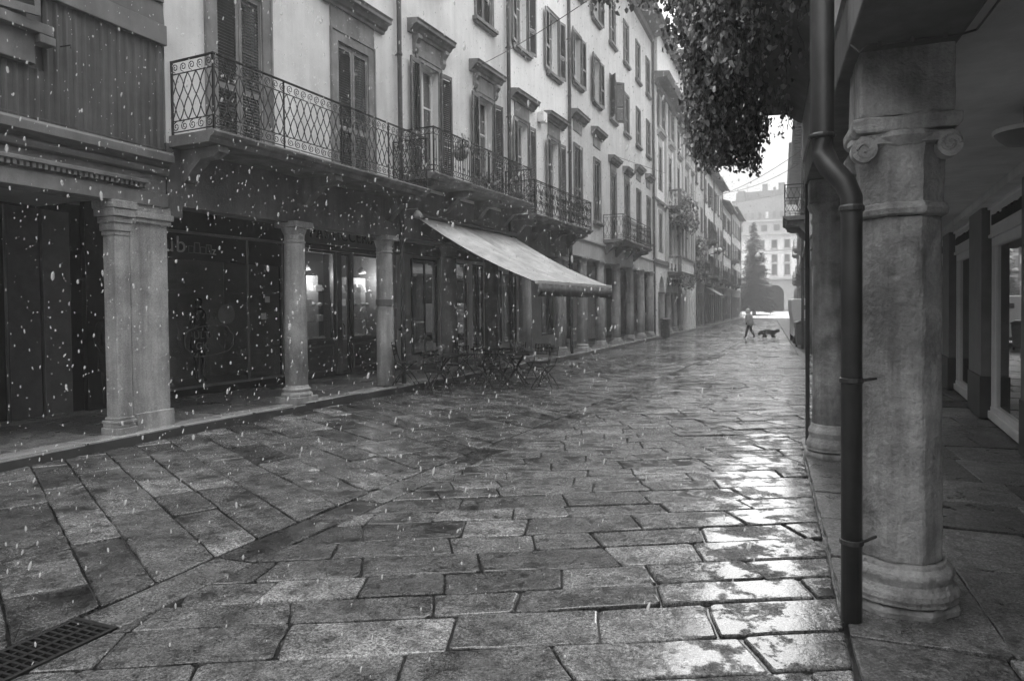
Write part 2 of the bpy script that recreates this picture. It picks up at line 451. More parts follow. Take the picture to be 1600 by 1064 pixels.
for a, c in zip(KL, KL[1:]): b_.face([(a[1]-5, a[0], gz(a[0])+.1), (a[1]-.01, a[0], gz(a[0])+.1), (c[1]-.01, c[0], gz(c[0])+.1), (c[1]-5, c[0], gz(c[0])+.1)])
tag(b_.build('left_pavement_bed', 'joint_dry'), kind='structure')
# right arcade floor
rp = MB(); y = -7.
while y < 96:
    l = random.uniform(.7, 1.2) if y < 20 else 2.2; x = xr(y)+.01
    first = True
    while x < (4.6 if y < 10 else 5.2 if y < 27 else 7.2):
        w = random.uniform(.6, .8) if first else random.uniform(.6, 1.1); first = False
        slab(rp, [(x, y), (x+w, y), (x+w, y+l), (x, y+l)], lambda p, q: gz(q)+.012, gap=.004, bev=.006)
        x += w
    y += l
tag(rp.build('arcade_floor', 'paving_dry'), kind='structure')
b_ = MB(); b_.face([(.39, -8, -.012), (5, -8, -.012), (5, 20, -.06), (.39, 20, -.06)]); b_.face([(1.0, 20, -.06), (9, 20, -.06), (9, 96, -.16), (1.0, 96, -.16)])
tag(b_.build('arcade_floor_bed', 'joint_dry'), kind='structure')

# ------------------------------------------------------------------ facade kit (local frame: x towards street, y along the street, z up)
def wall(mb, s0, s1, z0, z1, ops, th=.35, d=0., back=True):
    S = sorted({s0, s1, *[v for o in ops for v in o[:2] if s0 < v < s1]}); Z = sorted({z0, z1, *[v for o in ops for v in o[2:4] if z0 < v < z1]})
    hole = lambda a, b, c, e: any(o[0]-1e-6 <= a and b <= o[1]+1e-6 and o[2]-1e-6 <= c and e <= o[3]+1e-6 for o in ops)
    H = [[hole(S[i], S[i+1], Z[j], Z[j+1]) for j in range(len(Z)-1)] for i in range(len(S)-1)]
    for i in range(len(S)-1):
        for j in range(len(Z)-1):
            a, b, c, e = S[i], S[i+1], Z[j], Z[j+1]
            if not H[i][j]:
                mb.face([(d, a, c), (d, b, c), (d, b, e), (d, a, e)])
                if back: mb.face([(d-th, a, c), (d-th, a, e), (d-th, b, e), (d-th, b, c)])
            else:
                if i == 0 or not H[i-1][j]: mb.face([(d, a, c), (d, a, e), (d-th, a, e), (d-th, a, c)])
                if i == len(S)-2 or not H[i+1][j]: mb.face([(d, b, c), (d-th, b, c), (d-th, b, e), (d, b, e)])
                if j == 0 or not H[i][j-1]: mb.face([(d, a, c), (d-th, a, c), (d-th, b, c), (d, b, c)])
                if j == len(Z)-2 or not H[i][j+1]: mb.face([(d, a, e), (d, b, e), (d-th, b, e), (d-th, a, e)])
    mb.face([(d, s0, z0), (d, s0, z1), (d-th, s0, z1), (d-th, s0, z0)]); mb.face([(d, s1, z0), (d-th, s1, z0), (d-th, s1, z1), (d, s1, z1)])
    mb.face([(d, s0, z0), (d-th, s0, z0), (d-th, s1, z0), (d, s1, z0)]); mb.face([(d, s0, z1), (d, s1, z1), (d-th, s1, z1), (d-th, s0, z1)])
    return mb
def body(mb, s0, s1, z0, z1, depth=8.):
    """rear block of a building behind its facade wall; open below zc where the arcade passes"""
    zc = 3.9
    mb.box(-depth, -.351, s0, s1, zc+.06, z1); mb.box(-depth, -4.6, s0, s1, z0-.3, zc+.055)
CACHE = {}
def shutter_mesh(w, h, m):
    k = ('sh', round(w, 2), round(h, 2), m)
    if k in CACHE: return CACHE[k]
    b = MB(); f = .055; t = .035
    b.box(-t/2, t/2, 0, f, 0, h).box(-t/2, t/2, w-f, w, 0, h)
    rails = [0, h*.36, h-.09] if h > 1.6 else [0, h*.5, h-.08]
    for z in rails: b.box(-t/2+.001, t/2-.001, f, w-f, z, z+.09)
    z = .1
    while z < h-.1:
        if not any(r_-.035 < z < r_+.085 for r_ in rails):
            b.prism([(-.02, z), (-.013, z-.003), (.02, z+.024), (.013, z+.027)][::-1], None, 'y', f, w-f)
        z += .047
    me_o = b.build('shutter', m); me = me_o.data; bpy.data.objects.remove(me_o); CACHE[k] = me; return me
def window(P, s, z, w, h, shut='closed', cornice=False, sill=True, casing=.1, sm='shutter_dark', tm='stone_trim', curtain=True, var=0, name='window', loc_d=0.):
    """window with its casing, sash, pane, shutters, sill and cornice; origin bottom centre"""
    k = ('wf', w, h, casing, tm)
    if k not in CACHE:
        b = MB()
        if casing:
            c = casing; p = .035
            b.box(-.01, p, -w/2-c, -w/2, 0, h+c).box(-.01, p, w/2, w/2+c, 0, h+c).box(-.01, p-.001, -w/2, w/2, h, h+c)
            b.box(-.01, p+.018, -w/2-c-.012, -w/2-c+.025, 0, h+c+.012).box(-.01, p+.018, w/2+c-.025, w/2+c+.012, 0, h+c+.012).box(-.01, p+.017, -w/2-c+.025, w/2+c-.025, h+c-.02, h+c+.014)
        o = b.build('window', tm); CACHE[k] = o.data; bpy.data.objects.remove(o)
    W = link(name, CACHE[k], P, (loc_d, s, z), bevel=.004)
    k = ('ws', w, h)
    if k not in CACHE:
        b = MB(); f = .06; d0, d1 = -.21, -.16
        b.box(d0, d1, -w/2, -w/2+f, 0, h).box(d0, d1, w/2-f, w/2, 0, h).box(d0, d1+.001, -.035, .035, f, h-f).box(d0, d1-.001, -w/2+f, w/2-f, h-f, h).box(d0, d1-.001, -w/2+f, w/2-f, 0, f)
        if h > 1.5: b.box(d0+.01, d1-.01, -w/2+f, w/2-f, h*.66, h*.66+.04)
        o = b.build('sash', 'frame_white'); CACHE[k] = o.data; bpy.data.objects.remove(o)
        b = MB(); b.box(-.195, -.189, -w/2+.03, w/2-.03, .03, h-.03); o = b.build('pane', 'glass'); CACHE[('wp', w, h)] = o.data; bpy.data.objects.remove(o)
        b = MB(); n = 14
        for i in range(n):
            for sgn in (-1, 1):
                a, c = i/n, (i+1)/n; y0 = sgn*(w/2-.04-a*(w*.36)); y1 = sgn*(w/2-.04-c*(w*.36)); dd = lambda q: -.27+.015*math.cos(q*math.pi*9)
                b.face([(dd(a), y0, .04), (dd(c), y1, .04), (dd(c), y1, h-.05), (dd(a), y0, h-.05)])
        o = b.build('curtain', 'curtain', smooth=True); CACHE[('wc', w, h)] = o.data; bpy.data.objects.remove(o)
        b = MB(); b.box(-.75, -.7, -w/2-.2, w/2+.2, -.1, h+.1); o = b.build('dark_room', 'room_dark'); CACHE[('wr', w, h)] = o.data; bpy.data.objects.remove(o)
    link('sash', CACHE[k], W)
    if shut != 'closed':
        link('pane', CACHE[('wp', w, h)], W)
        if curtain: link('curtain', CACHE[('wc', w, h)], W)
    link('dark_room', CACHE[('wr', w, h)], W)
    if shut:
        me = shutter_mesh(w/2-.005, h-.02, sm)
        for sg in (-1, 1):
            o = link('shutter', me, W, (0, sg*w/2, .01))
            if shut == 'closed':
                o.location.x = -.03; o.rotation_euler.z = 0 if sg < 0 else math.pi
            elif shut == 'open':
                o.location.x = .065; a = R(random.uniform(3, 12)); o.rotation_euler.z = (math.pi+a) if sg < 0 else -a
                o.location.y = sg*(w/2+.02)
            elif shut == 'ajar':
                o.location.x = .0; a = R(random.uniform(95, 150)); o.rotation_euler.z = -a if sg < 0 else math.pi+a
                o.location.x = .04
    if sill:
        k = ('wsill', w)
        if k not in CACHE:
            b = MB(); b.box(-.01, .14, -w/2-.2, w/2+.2, -.1, -.003).box(-.01, .1, -w/2-.16, w/2+.16, -.15, -.1)
            o = b.build('sill', tm); CACHE[k] = o.data; bpy.data.objects.remove(o)
        link('sill', CACHE[k], W, bevel=.01)
    if cornice:
        k = ('wcor', w, casing, cornice)
        if k not in CACHE:
            b = MB(); hw = w/2+casing; z0 = h+casing+.014
            b.box(-.01, .03, -hw, hw, z0, z0+.38)
            prof = [(-.01, z0+.38), (.07, z0+.38), (.08, z0+.43), (.13, z0+.45), (.17, z0+.52), (.25, z0+.54), (.25, z0+.60), (.29, z0+.64), (-.01, z0+.68)]
            b.prism(prof, None, 'y', -hw-.3, hw+.3)
            if cornice == 2:
                for sg in (-1, 1):
                    y0 = sg*(hw+.04)
                    pr = [(-.01, z0+.0), (.05, z0+.0), (.1, z0+.1), (.09, z0+.2), (.17, z0+.3), (.17, z0+.38), (-.01, z0+.38)]
                    b.prism(pr, None, 'y', y0-.07, y0+.07)
            o = b.build('cornice', tm); CACHE[k] = o.data; bpy.data.objects.remove(o)
        link('cornice', CACHE[k], W, bevel=.008)
    return W
def downpipe(P, s, z0, z1, r=.05, d=.09, m='pipe_mid'):
    b = MB(); b.lathe([(r, 0), (r, z1-z0)], (d, s, z0), 12)
    z = z0+1.1
    while z < z1:
        b.lathe([(r+.004, 0), (r+.013, .01), (r+.013, .05), (r+.004, .06)], (d, s, z), 12); b.box(-.01, d, s-.012, s+.012, z+.015, z+.04); z += 1.9
    return b.build('drainpipe', m, P, smooth=False)
def eaves(P, s0, s1, z, over=.8, m='roof_tile', dep=8., pitch=.32):
    b = MB(); b.prism([(over, z), (over+.02, z+.08), (-dep/2, z+.08+pitch*(dep/2+over)), (-dep/2, z+pitch*(dep/2+over)-.05)], None, 'y', s0, s1)
    b.prism([(-dep, z), (-dep/2, z+pitch*(dep/2+over)-.05), (-dep/2, z+.08+pitch*(dep/2+over)), (-dep-.3, z+.05)], None, 'y', s0, s1)
    n = int((s1-s0)/.22)
    for i in range(n):
        y = s0+.11+i*(s1-s0)/n
        b.tube([(over+.03, y, z+.08), (-dep/2, y, z+.1+pitch*(dep/2+over))], .05, 5)
    b.build('roof', m, P)
    n = int((s1-s0)/.75); b = MB(); b.prism([(-.0, -.16), (over-.1, -.06), (over-.05, -.003), (0, -.003)], None, 'y', -.05, .05)
    o = b.build('eaves_bracket', 'wood_beam', P, loc=(0, s0+.35, z))
    for i in range(1, n): link('eaves_bracket', o.data, P, (0, s0+.35+i*(s1-s0)/n, z))
    b = MB(); b.tube([(over+.07, s0, z+.02), (over+.07, s1, z+.02)], .07, 8); b.build('gutter', 'pipe_mid', P)
def spiral(cu, cv, r, turns=1.4, a0=0., sg=1, n=14):
    return [(cu+r*(1-.8*i/n)*math.cos(a0+sg*2*math.pi*turns*i/n), cv+r*(1-.8*i/n)*math.sin(a0+sg*2*math.pi*turns*i/n)) for i in range(n+1)]
def railing(kind, Ltot, H):
    """2D strokes (list of points u,v ; radius)"""
    S = []
    if kind == 'lattice':
        p = .15; n = max(1, round(Ltot/p)); p = Ltot/n
        for v in (.02, .17, H-.17, H): S.append(([(0, v), (Ltot, v)], .011 if v in (H,) else .008))
        for i in range(n):
            for v, sg in ((.095, 1), (H-.085, -1)):
                S.append((spiral((i+.5)*p, v, .066, 1.5, R(90)*sg, sg if i % 2 else sg, 13), .0055))
        for i in range(-2, n+1):
            for sg in (1, -1):
                pts = []
                for k in range(9):
                    t = k/8; u = (i+(t*2 if sg > 0 else 2-t*2)+.06*math.sin(t*math.pi*4)*sg)*p; v = .17+t*(H-.34)
                    if -.001 <= u <= Ltot+.001: pts.append((u, v))
                if len(pts) > 1: S.append((pts, .0065))
    elif kind == 'bars':
        p = .1; n = max(1, round(Ltot/p)); p = Ltot/n
        for v in (.02, .13, H-.13, H): S.append(([(0, v), (Ltot, v)], .011 if v == H else .008))
        for i in range(n+1):
            u = i*p; S.append(([(u, .13), (u, H-.13)], .0075))
            if i < n:
                for v in (.075, H-.065): S.append(([(u+p/2+.04*math.cos(a), v+.045*math.sin(a)) for a in [k*math.pi/4 for k in range(9)]], .005))
                if i % 2 == 0: S.append((spiral(u+p/2, H-.24, .04, 1.2, R(90), 1, 9), .005)); S.append((spiral(u+p/2, .24, .04, 1.2, R(-90), 1, 9), .005))
    elif kind == 'scroll':
        p = .42; n = max(1, round(Ltot/p)); p = Ltot/n
        for v in (.02, .1, H-.1, H): S.append(([(0, v), (Ltot, v)], .011 if v == H else .008))
        for i in range(n):
            c = (i+.5)*p
            for sg in (-1, 1):
                S.append((spiral(c+sg*p*.22, H*.68, p*.21, 1.7, R(-90), sg, 16), .008)); S.append((spiral(c+sg*p*.22, H*.34, p*.21, 1.7, R(90), -sg, 16), .008))
                S.append((spiral(c+sg*p*.36, H*.51, p*.12, 1.5, R(0), sg, 10), .007))
                S.append(([(c+sg*p*.5*math.sin(t*math.pi), .1+t*(H-.2)) for t in [k/12 for k in range(13)]], .008))
                S.append(([(c+sg*p*.18*math.sin(t*math.pi*2), .1+t*(H-.2)) for t in [k/12 for k in range(13)]], .006))
            for q in range(5): S.append((spiral(i*p+(q+.5)*p/5, .06, .033, 1.1, 0, 1, 7), .005)); S.append((spiral(i*p+(q+.5)*p/5, H-.05, .033, 1.1, 0, 1, 7), .005))
            S.append(([(i*p, .02), (i*p, H)], .009))
        S.append(([(Ltot, .02), (Ltot, H)], .009))
    elif kind == 'ogee':
        p = .17; n = max(1, round(Ltot/p)); p = Ltot/n
        for v in (.02, .12, H-.1, H): S.append(([(0, v), (Ltot, v)], .011 if v == H else .008))
        for i in range(n):
            c = (i+.5)*p
            for sg in (-1, 1):
                S.append(([(c+sg*p*.45*abs(math.sin(t*math.pi*1.5)), .12+t*(H-.22)) for t in [k/14 for k in range(15)]], .007))
                S.append((spiral(c+sg*p*.2, .07, .035, 1.2, 0, sg, 8), .005))
    return S
def balcony(P, s0, s1, zs, H, dep, kind, slab_m='stone_balcony', th=.14, rail_m='iron', brk=None, n_side=True, name='balcony'):
    """stone slab on brackets with an iron railing on front and both ends"""
    b = MB()
    prof = [(0, zs-th), (dep-.08, zs-th), (dep-.05, zs-th*.6), (dep, zs-th*.5), (dep+.03, zs-.03), (dep+.03, zs), (0, zs)]
    b.prism(prof, None, 'y', s0-.02, s1+.02)
    B = b.build(name, slab_m, P, bevel=.008)
    brk = brk or max(2, round((s1-s0)/1.9)+1)
    for i in range(brk):
        y = s0+.25+i*(s1-s0-.5)/(brk-1)
        b = MB(); z0 = zs-th-.002
        b.prism([(.0, z0), (dep-.12, z0), (dep-.1, z0-.09), (dep-.25, z0-.15), (dep-.45, z0-.16), (.22, z0-.3), (.08, z0-.44), (0, z0-.46)][::-1], None, 'y', y-.09, y+.09)
        b.build('bracket', slab_m, B, bevel=.01)
    r = MB()
    def seg(A, D, L_):
        for pts, rad in railing(kind, L_, H):
            r.tube([(A[0]+D[0]*u, A[1]+D[1]*u, zs+.03+v) for u, v in pts], rad*1.15, 4, cap=False)
    q = dep-.04
    seg((q, s0+.04), (0, 1), s1-s0-.08); seg((0, s0+.04), (1, 0), q); seg((0, s1-.04), (1, 0), q)
    for (x, y) in ((q, s0+.04), (q, s1-.04), (.01, s0+.04), (.01, s1-.04)): r.box(x-.014, x+.014, y-.014, y+.014, zs, zs+H+.05)
    k = int((s1-s0)/1.2)
    for i in range(1, k): y = s0+i*(s1-s0)/k; r.box(q-.01, q+.01, y-.01, y+.01, zs, zs+H+.03)
    r.box(q-.022, q+.022, s0+.02, s1-.02, zs+H+.03, zs+H+.045).box(0, q-.022, s0+.02, s0+.062, zs+H+.03, zs+H+.045).box(0, q-.022, s1-.062, s1-.02, zs+H+.03, zs+H+.045)
    r.build('railing', rail_m, B)
    return B
def column(P, s, z0, z1, r=.2, d=-.1, kind='tuscan', m='stone_col', sides=20, name='column', band=None, base=True):
    C = MB(); c = (d, s, 0)
    zb = z0; H = z1-z0
    d -= .06
    c = (d, s, 0)
    sh = [(r*1.0, z0+(.24 if base else -.02)), (r*1.0, z0+H*.35), (r*.9, z1-.36), (r*.86, z1-.30)]
    C.lathe(sh, c, sides)
    o = C.build(name, m, P, smooth=True)
    o.data.polygons.foreach_set('use_smooth', [len(p.vertices) == 4 for p in o.data.polygons])
    b = MB() if base else None
    if base: b.lathe([(r*1.32, z0+.07), (r*1.36, z0+.10), (r*1.34, z0+.13), (r*1.16, z0+.145), (r*1.14, z0+.165), (r*1.24, z0+.18), (r*1.24, z0+.205), (r*1.06, z0+.22), (r*1.02, z0+.26)], c, sides)
    if base: b.box(d-r*1.32, d+r*1.32, s-r*1.32, s+r*1.32, z0-.06, z0+.07); b.build('column_base', m, o, bevel=.01)
    b = MB(); b.lathe([(r*.87, z1-.34), (r*.98, z1-.33), (r*.98, z1-.30), (r*.88, z1-.29), (r*.9, z1-.2), (r*1.0, z1-.16), (r*1.1, z1-.11), (r*1.12, z1-.08)], c, sides)
    b.box(d-r*1.2, d+r*1.2, s-r*1.2, s+r*1.2, z1-.08, z1+.02)
    b.build('capital', m, o, bevel=.008)
    if band:
        b = MB(); b.lathe([(r*.99, 0), (r*1.04, .005), (r*1.04, .13), (r*.99, .135)], (d, s, band), sides); b.build('collar', 'stone_dark', o)
    return o

# ------------------------------------------------------------------ left building with timber cladding (frame A)
A = empty('timber_clad_house', (FA[0], FA[1], 0), -FA[2], 'grey house with ribbed timber cladding over a stone beam, nearest on the left', 'house')
b = MB(); wall(b, -18, 0, 3.3, 9.5, [(-2.95, -1.78, 4.95, 6.5)], d=-.02); body(b, -18, 0, 0, 9.5)
b.build('wall', 'plaster_dim', A)
b = MB(); y = -6.
while y < -.04:
    w = .115
    if y+w > -1.7: z0 = 3.83
    else: z0 = 3.83
    top = 5.3
    if -3.0 < y < -1.72:
        b.prism([(.0, z0), (.03, z0), (.03, 4.44), (.0, 4.44)], None, 'y', y, y+w-.003); b.prism([(.03, y), (.055, y+.02), (.055, y+.035), (.03, y+.055)], None, 'z', z0, 4.44)
    else:
        b.box(0, .03, y, y+w-.003, z0, top); b.prism([(.03, y), (.055, y+.02), (.055, y+.035), (.03, y+.055)], None, 'z', z0, top)
    y += w
b.build('timber_cladding', 'wood_clad', A)
b = MB(); b.box(0, .1, -9, .0, 5.28, 5.55); b.build('upper_beam', 'wood_beam', A, bevel=.01)
b = MB()
for i in range(6): b.prism([(0, 5.57+i*.3), (.06, 5.57+i*.3), (.03, 5.85+i*.3), (0, 5.85+i*.3)], None, 'y', -9, -.005)
b.build('weatherboard', 'wood_clad', A)
b = MB(); b.prism([(-.02, 3.64), (.05, 3.64), (.09, 3.68), (.17, 3.7), (.17, 3.80), (.12, 3.84), (-.02, 3.85)], None, 'y', -12, .02); b.prism([(-.02, 3.52), (.08, 3.54), (.1, 3.60), (.05, 3.637), (-.02, 3.637)], None, 'y', -12, 0.)
b.build('sill_beam', 'wood_beam', A, bevel=.006)
b = MB(); b.tube([(.12, -12, 3.87), (.13, -6, 3.865), (.12, -2, 3.87), (.14, -.4, 3.86), (.12, .03, 3.87), (.06, .06, 3.92)], .008, 5); b.build('cable', 'pipe_mid', A)
# stone architrave with a dentil row
b = MB(); b.box(-.3, .06, -12, -.0, 3.1, 3.28); b.box(-.3, .02, -12, 0, 3.28, 3.52); b.box(.0, .12, -12, -.36, 3.37, 3.42)
b.build('architrave', 'stone_trim', A, bevel=.008)
b = MB(); y = -7.
while y < -.4: b.box(.02, .1, y, y+.038, 3.315, 3.368); y += .068
b.build('dentils', 'stone_trim', A)
# bay box with louvred shutter at the top left
b = MB(); b.box(0.03, .2, -4.5, -1.62, 4.8, 4.92); b.box(.03, .12, -4.5, -1.78, 4.46, 4.8); b.box(.03, .2, -1.78, -1.6, 4.7, 4.795)
by = b.build('window_bay', 'wood_beam', A, bevel=.01)
o = link('shutter', shutter_mesh(.55, 1.5, 'shutter_mid'), by, (.12, -2.35, 4.95), R(-16))
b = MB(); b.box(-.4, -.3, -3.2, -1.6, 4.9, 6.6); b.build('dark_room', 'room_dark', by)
b = MB(); b.tube([(.05, -1.45, 4.78), (.16, -1.4, 4.8), (.16, -1.4, 4.76)], .008, 5); b.build('hook', 'iron', A)
# corner pier: slim moulded pilaster in front of a wide square pier
def molding_block(b, x0, x1, y0, y1, levels):
    for z0, z1, e in levels: b.box(x0-e, x1+e, y0-e, y1+e, z0, z1)
b = MB(); b.box(-.36, .0, -.56, .02, .12, 3.0)
pr = b.build('corner_pier', 'stone_col', A, bevel=.012)
b = MB(); molding_block(b, -.37, .005, -.5, .03, [(.05, .36, .025)]); b.build('pier_base', 'stone_col', pr, bevel=.008)
b = MB(); molding_block(b, -.37, .005, -.5, .03, [(2.86, 2.92, .03), (2.92, 3.0, .055), (3.0, 3.1, .03)]); b.build('pier_capital', 'stone_col', pr, bevel=.008)
b = MB(); b.box(-.2, .03, -.79, -.58, .3, 2.72)
pil = b.build('pilaster', 'stone_col', A, bevel=.02)
b = MB(); molding_block(b, -.2, .03, -.79, -.60, [(.12, .22, .045), (.22, .27, .03), (.27, .31, .04), (.31, .35, .015)]); b.build('pilaster_base', 'stone_col', pil, bevel=.01)
b = MB(); molding_block(b, -.2, .03, -.79, -.60, [(2.66, 2.72, .01), (2.72, 2.82, .025), (2.82, 2.9, .04), (2.9, 3.0, .065), (3.0, 3.1, .08)])
b.build('pilaster_capital', 'stone_col', pil, bevel=.01)
for s in (-4.6, -8.4, -12.2): 
    b = MB(); b.box(-.36, 0, s-.3, s+.3, .12, 3.1); b.build('pier', 'stone_col', A, bevel=.012)
# arcade behind house A
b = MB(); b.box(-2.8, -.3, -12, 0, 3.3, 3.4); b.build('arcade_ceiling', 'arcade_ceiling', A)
b = MB(); b.box(-2.75, -2.62, -12, 1.6, .1, 3.4); b.build('shop_wall', 'panel_black', A)
for n_, s0, s1, m_ in (('shop_panel', -3., -.66, 'panel_dark'), ('shop_panel', -.52, -.05, 'panel_dark'), ('shop_panel', .0, .42, 'panel_mid'), ('shop_poster', .74, 1.35, 'panel_poster')):
    b = MB(); b.box(-2.6, -2.53, s0, s1, .13 if n_ == 'shop_panel' else .32, 3.25 if n_ == 'shop_panel' else 2.6); b.build(n_, m_, A, bevel=.006)
b = MB(); b.lathe([(.025, 0), (.025, 3.1)], (-2.42, -.6, .13), 8); b.build('steel_pole', 'pipe_mid', A)

# ------------------------------------------------------------------ left buildings B, C, D (frame B)
def mk(frame, name, label, cat='house'):
    return empty(name, (frame[0], frame[1], 0), -frame[2], label, cat)
Bd = mk(FB, 'plastered_house', 'pale plastered house with two closed shuttered balcony doors above the pastry shop')
ops = [(3.02, 3.92, 4.12, 6.62), (5.75, 6.65, 4.12, 6.62), (3.02, 3.92, 8.4, 10.4), (5.75, 6.65, 8.4, 10.4)]
b = MB(); wall(b, 2.16, 7.6, 4.0, 12.5, ops); body(b, 2.16, 7.6, 0, 12.5); b.build('wall', 'plaster_light', Bd)
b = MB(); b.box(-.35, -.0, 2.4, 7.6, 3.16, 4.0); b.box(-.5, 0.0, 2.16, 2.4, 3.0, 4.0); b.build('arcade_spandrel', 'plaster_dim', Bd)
eaves(Bd, 2.16, 7.6, 12.5)
for s in (3.47, 6.2):
    window(Bd, s, 4.12, .9, 2.5, 'closed', cornice=1, sill=False, casing=.19, sm='shutter_mid', name='balcony_door')
    window(Bd, s, 8.4, .9, 2.0, 'closed', cornice=False, casing=.12, sm='shutter_mid')
balcony(Bd, 2.22, 7.5, 4.1, .98, .85, 'lattice', brk=3, th=.16)
downpipe(Bd, 7.6, .13, 12.4, .05, .1, 'pipe_dark')
column(Bd, 4.66, .15, 3.16, .19, -.02, m='stone_col')
column(Bd, 7.22, .15, 3.16, .18, -.02, m='stone_col', band=1.75, base=False)
b = MB(); b.tube([(.1, 5.0, 4.0), (.1, 5.1, 3.6)], .01); 
Cd = mk(FB, 'cream_house', 'cream house with open dark shutters and hooded balcony doors behind the sloping awning')
ops = [(8.45, 9.27, 4.52, 7.1), (11.15, 11.97, 4.52, 7.1), (8.45, 9.27, 9.05, 10.9), (11.15, 11.97, 9.05, 10.9)]
b = MB(); wall(b, 7.6, 12.83, 4.3, 13.2, ops); body(b, 7.6, 12.83, 0, 13.2); b.build('wall', 'plaster_light', Cd)
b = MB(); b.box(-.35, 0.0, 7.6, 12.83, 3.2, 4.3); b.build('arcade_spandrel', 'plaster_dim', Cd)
eaves(Cd, 7.6, 12.83, 13.2)
for s in (8.86, 11.56):
    window(Cd, s, 4.52, .82, 2.58, 'open', cornice=2, sill=False, casing=.11, name='balcony_door')
    window(Cd, s, 9.05, .82, 1.85, 'closed' if s > 10 else 'open', casing=.09)
balcony(Cd, 7.75, 12.78, 4.5, .9, .82, 'bars', brk=4, th=.13)
downpipe(Cd, 12.83, .13, 13.1, .055, .1, 'pipe_dark')
for s in (9.78, 12.0): column(Cd, s, .15, 3.22, .2, -.02, m='stone_dark')
Dd = mk(FB, 'white_house', 'narrow whitish house with pale edged open shutters and a scrollwork balcony')
ops = [(13.47, 14.27, 4.28, 7.05), (15.93, 16.75, 4.28, 7.05), (13.47, 14.27, 9.15, 11.05), (15.93, 16.75, 9.15, 11.05)]
b = MB(); wall(b, 12.83, 17.57, 4.1, 13.8, ops); body(b, 12.83, 17.57, 0, 13.8); b.build('wall', 'plaster_white', Dd)
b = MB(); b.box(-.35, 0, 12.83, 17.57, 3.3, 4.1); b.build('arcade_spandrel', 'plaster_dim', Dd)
eaves(Dd, 12.83, 17.57, 13.8)
for s in (13.87, 16.34):
    window(Dd, s, 4.28, .8 if s < 15 else .82, 2.77, 'open', cornice=1, sill=False, casing=.1, name='balcony_door', sm='shutter_mid')
    window(Dd, s, 9.15, .8 if s < 15 else .82, 1.9, 'open', casing=.1, sm='shutter_mid')
balcony(Dd, 12.95, 17.75, 4.26, .9, .82, 'scroll', brk=4, th=.13)
downpipe(Dd, 17.57, .1, 13.7, .06, .1, 'pipe_dark')
for s in (14.17, 17.0): column(Dd, s, .12, 3.32, .2, -.02)
b = MB(); b.box(0.01, .22, 15.0, 15.3, 7.35, 7.65); b.build('vent_box', 'shop_white', Dd, bevel=.01)
# ceilings and inner arcade walls behind B, C, D
for P_, s0, s1, zc in ((Bd, 1.2, 7.6, 3.8), (Cd, 7.6, 12.83, 3.95), (Dd, 12.83, 17.57, 3.95)):
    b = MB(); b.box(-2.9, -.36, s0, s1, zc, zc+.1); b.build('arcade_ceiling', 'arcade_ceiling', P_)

def glazing(P, s0, s1, z0, z1, d, mull=(), fm='shop_grey', gm='glass_shop', name='shop_window', f=.05, rail=None):
    b = MB(); b.box(d-.03, d+.03, s0, s0+f, z0, z1).box(d-.03, d+.03, s1-f, s1, z0, z1).box(d-.031, d+.029, s0+f, s1-f, z1-f, z1).box(d-.031, d+.029, s0+f, s1-f, z0, z0+f)
    for m_ in mull: b.box(d-.025, d+.025, m_-f/2, m_+f/2, z0+f, z1-f)
    if rail: b.box(d-.028, d+.026, s0+f, s1-f, rail, rail+.04)
    W = b.build(name, fm, P, bevel=.004)
    b = MB(); b.box(d-.006, d+.002, s0+f, s1-f, z0+f, z1-f); b.build('pane', gm, W)
    return W
def shop_room(P, s0, s1, z0, z1, d, dep=1.6, m='panel_black', fl='shop_grey', name='shop_interior'):
    b = MB(); b.face([(d-dep, s0, z0), (d-dep, s1, z0), (d-dep, s1, z1), (d-dep, s0, z1)]); b.face([(d-.04, s0, z0), (d-dep, s0, z0), (d-dep, s0, z1), (d-.04, s0, z1)])
    b.face([(d-.04, s1, z0), (d-.04, s1, z1), (d-dep, s1, z1), (d-dep, s1, z0)]); b.face([(d-.04, s0, z1), (d-dep, s0, z1), (d-dep, s1, z1), (d-.04, s1, z1)]); b.face([(d-.04, s0, z0), (d-.04, s1, z0), (d-dep, s1, z0), (d-dep, s0, z0)])
    return b.build(name, m, P)
DS = -2.5
# clothes shop
b = MB(); wall(b, 2.6, 7.15, .1, 3.8, [(3.2, 6.86, .26, 3.16)], th=.1, d=DS); b.build('shop_wall', 'panel_black', Bd)
W1 = glazing(Bd, 3.2, 6.86, .26, 3.16, DS+.02, (5.87,), 'shop_grey', rail=2.55 if False else None)
b = MB(); b.box(DS+.03, DS+.045, 3.25, 5.84, 2.62, 3.1).box(DS+.03, DS+.045, 5.9, 6.81, 2.62, 3.1); b.build('fascia', 'panel_black', W1)
shop_room(Bd, 3.1, 6.95, .24, 3.2, DS-.06, 1.8, 'shop_grey')
b = MB(); b.box(DS-.16, DS-.12, 3.3, 4.35, .5, 2.55); b.build('display_board', 'panel_poster', Bd)
FONTROT = (R(90), 0, R(90))
text_obj('lettering', 'ub', .42, 'letter_light', W1, (DS+.05, 4.2, 2.76), FONTROT, .004, 1.15)
b = MB()
for i in range(4):
    s = 4.48+i*.13; h = (.12, .19, .12, .17)[i]
    for (a0, a1, c0, c1) in ((s, s+.12, 2.76, 2.77), (s, s+.12, 2.76+h, 2.77+h), (s, s+.01, 2.77, 2.76+h), (s+.11, s+.12, 2.77, 2.76+h)): b.box(DS+.045, DS+.053, a0, a1, c0, c1)
b.build('logo_frames', 'letter_dim', W1)
text_obj('lettering', 'z', .22, 'letter_light', W1, (DS+.05, 5.05, 2.76), FONTROT, .004)
text_obj('window_lettering', '9.90 19.90', .19, 'decal', W1, (DS+.035, 4.78, 1.52), FONTROT, .002)
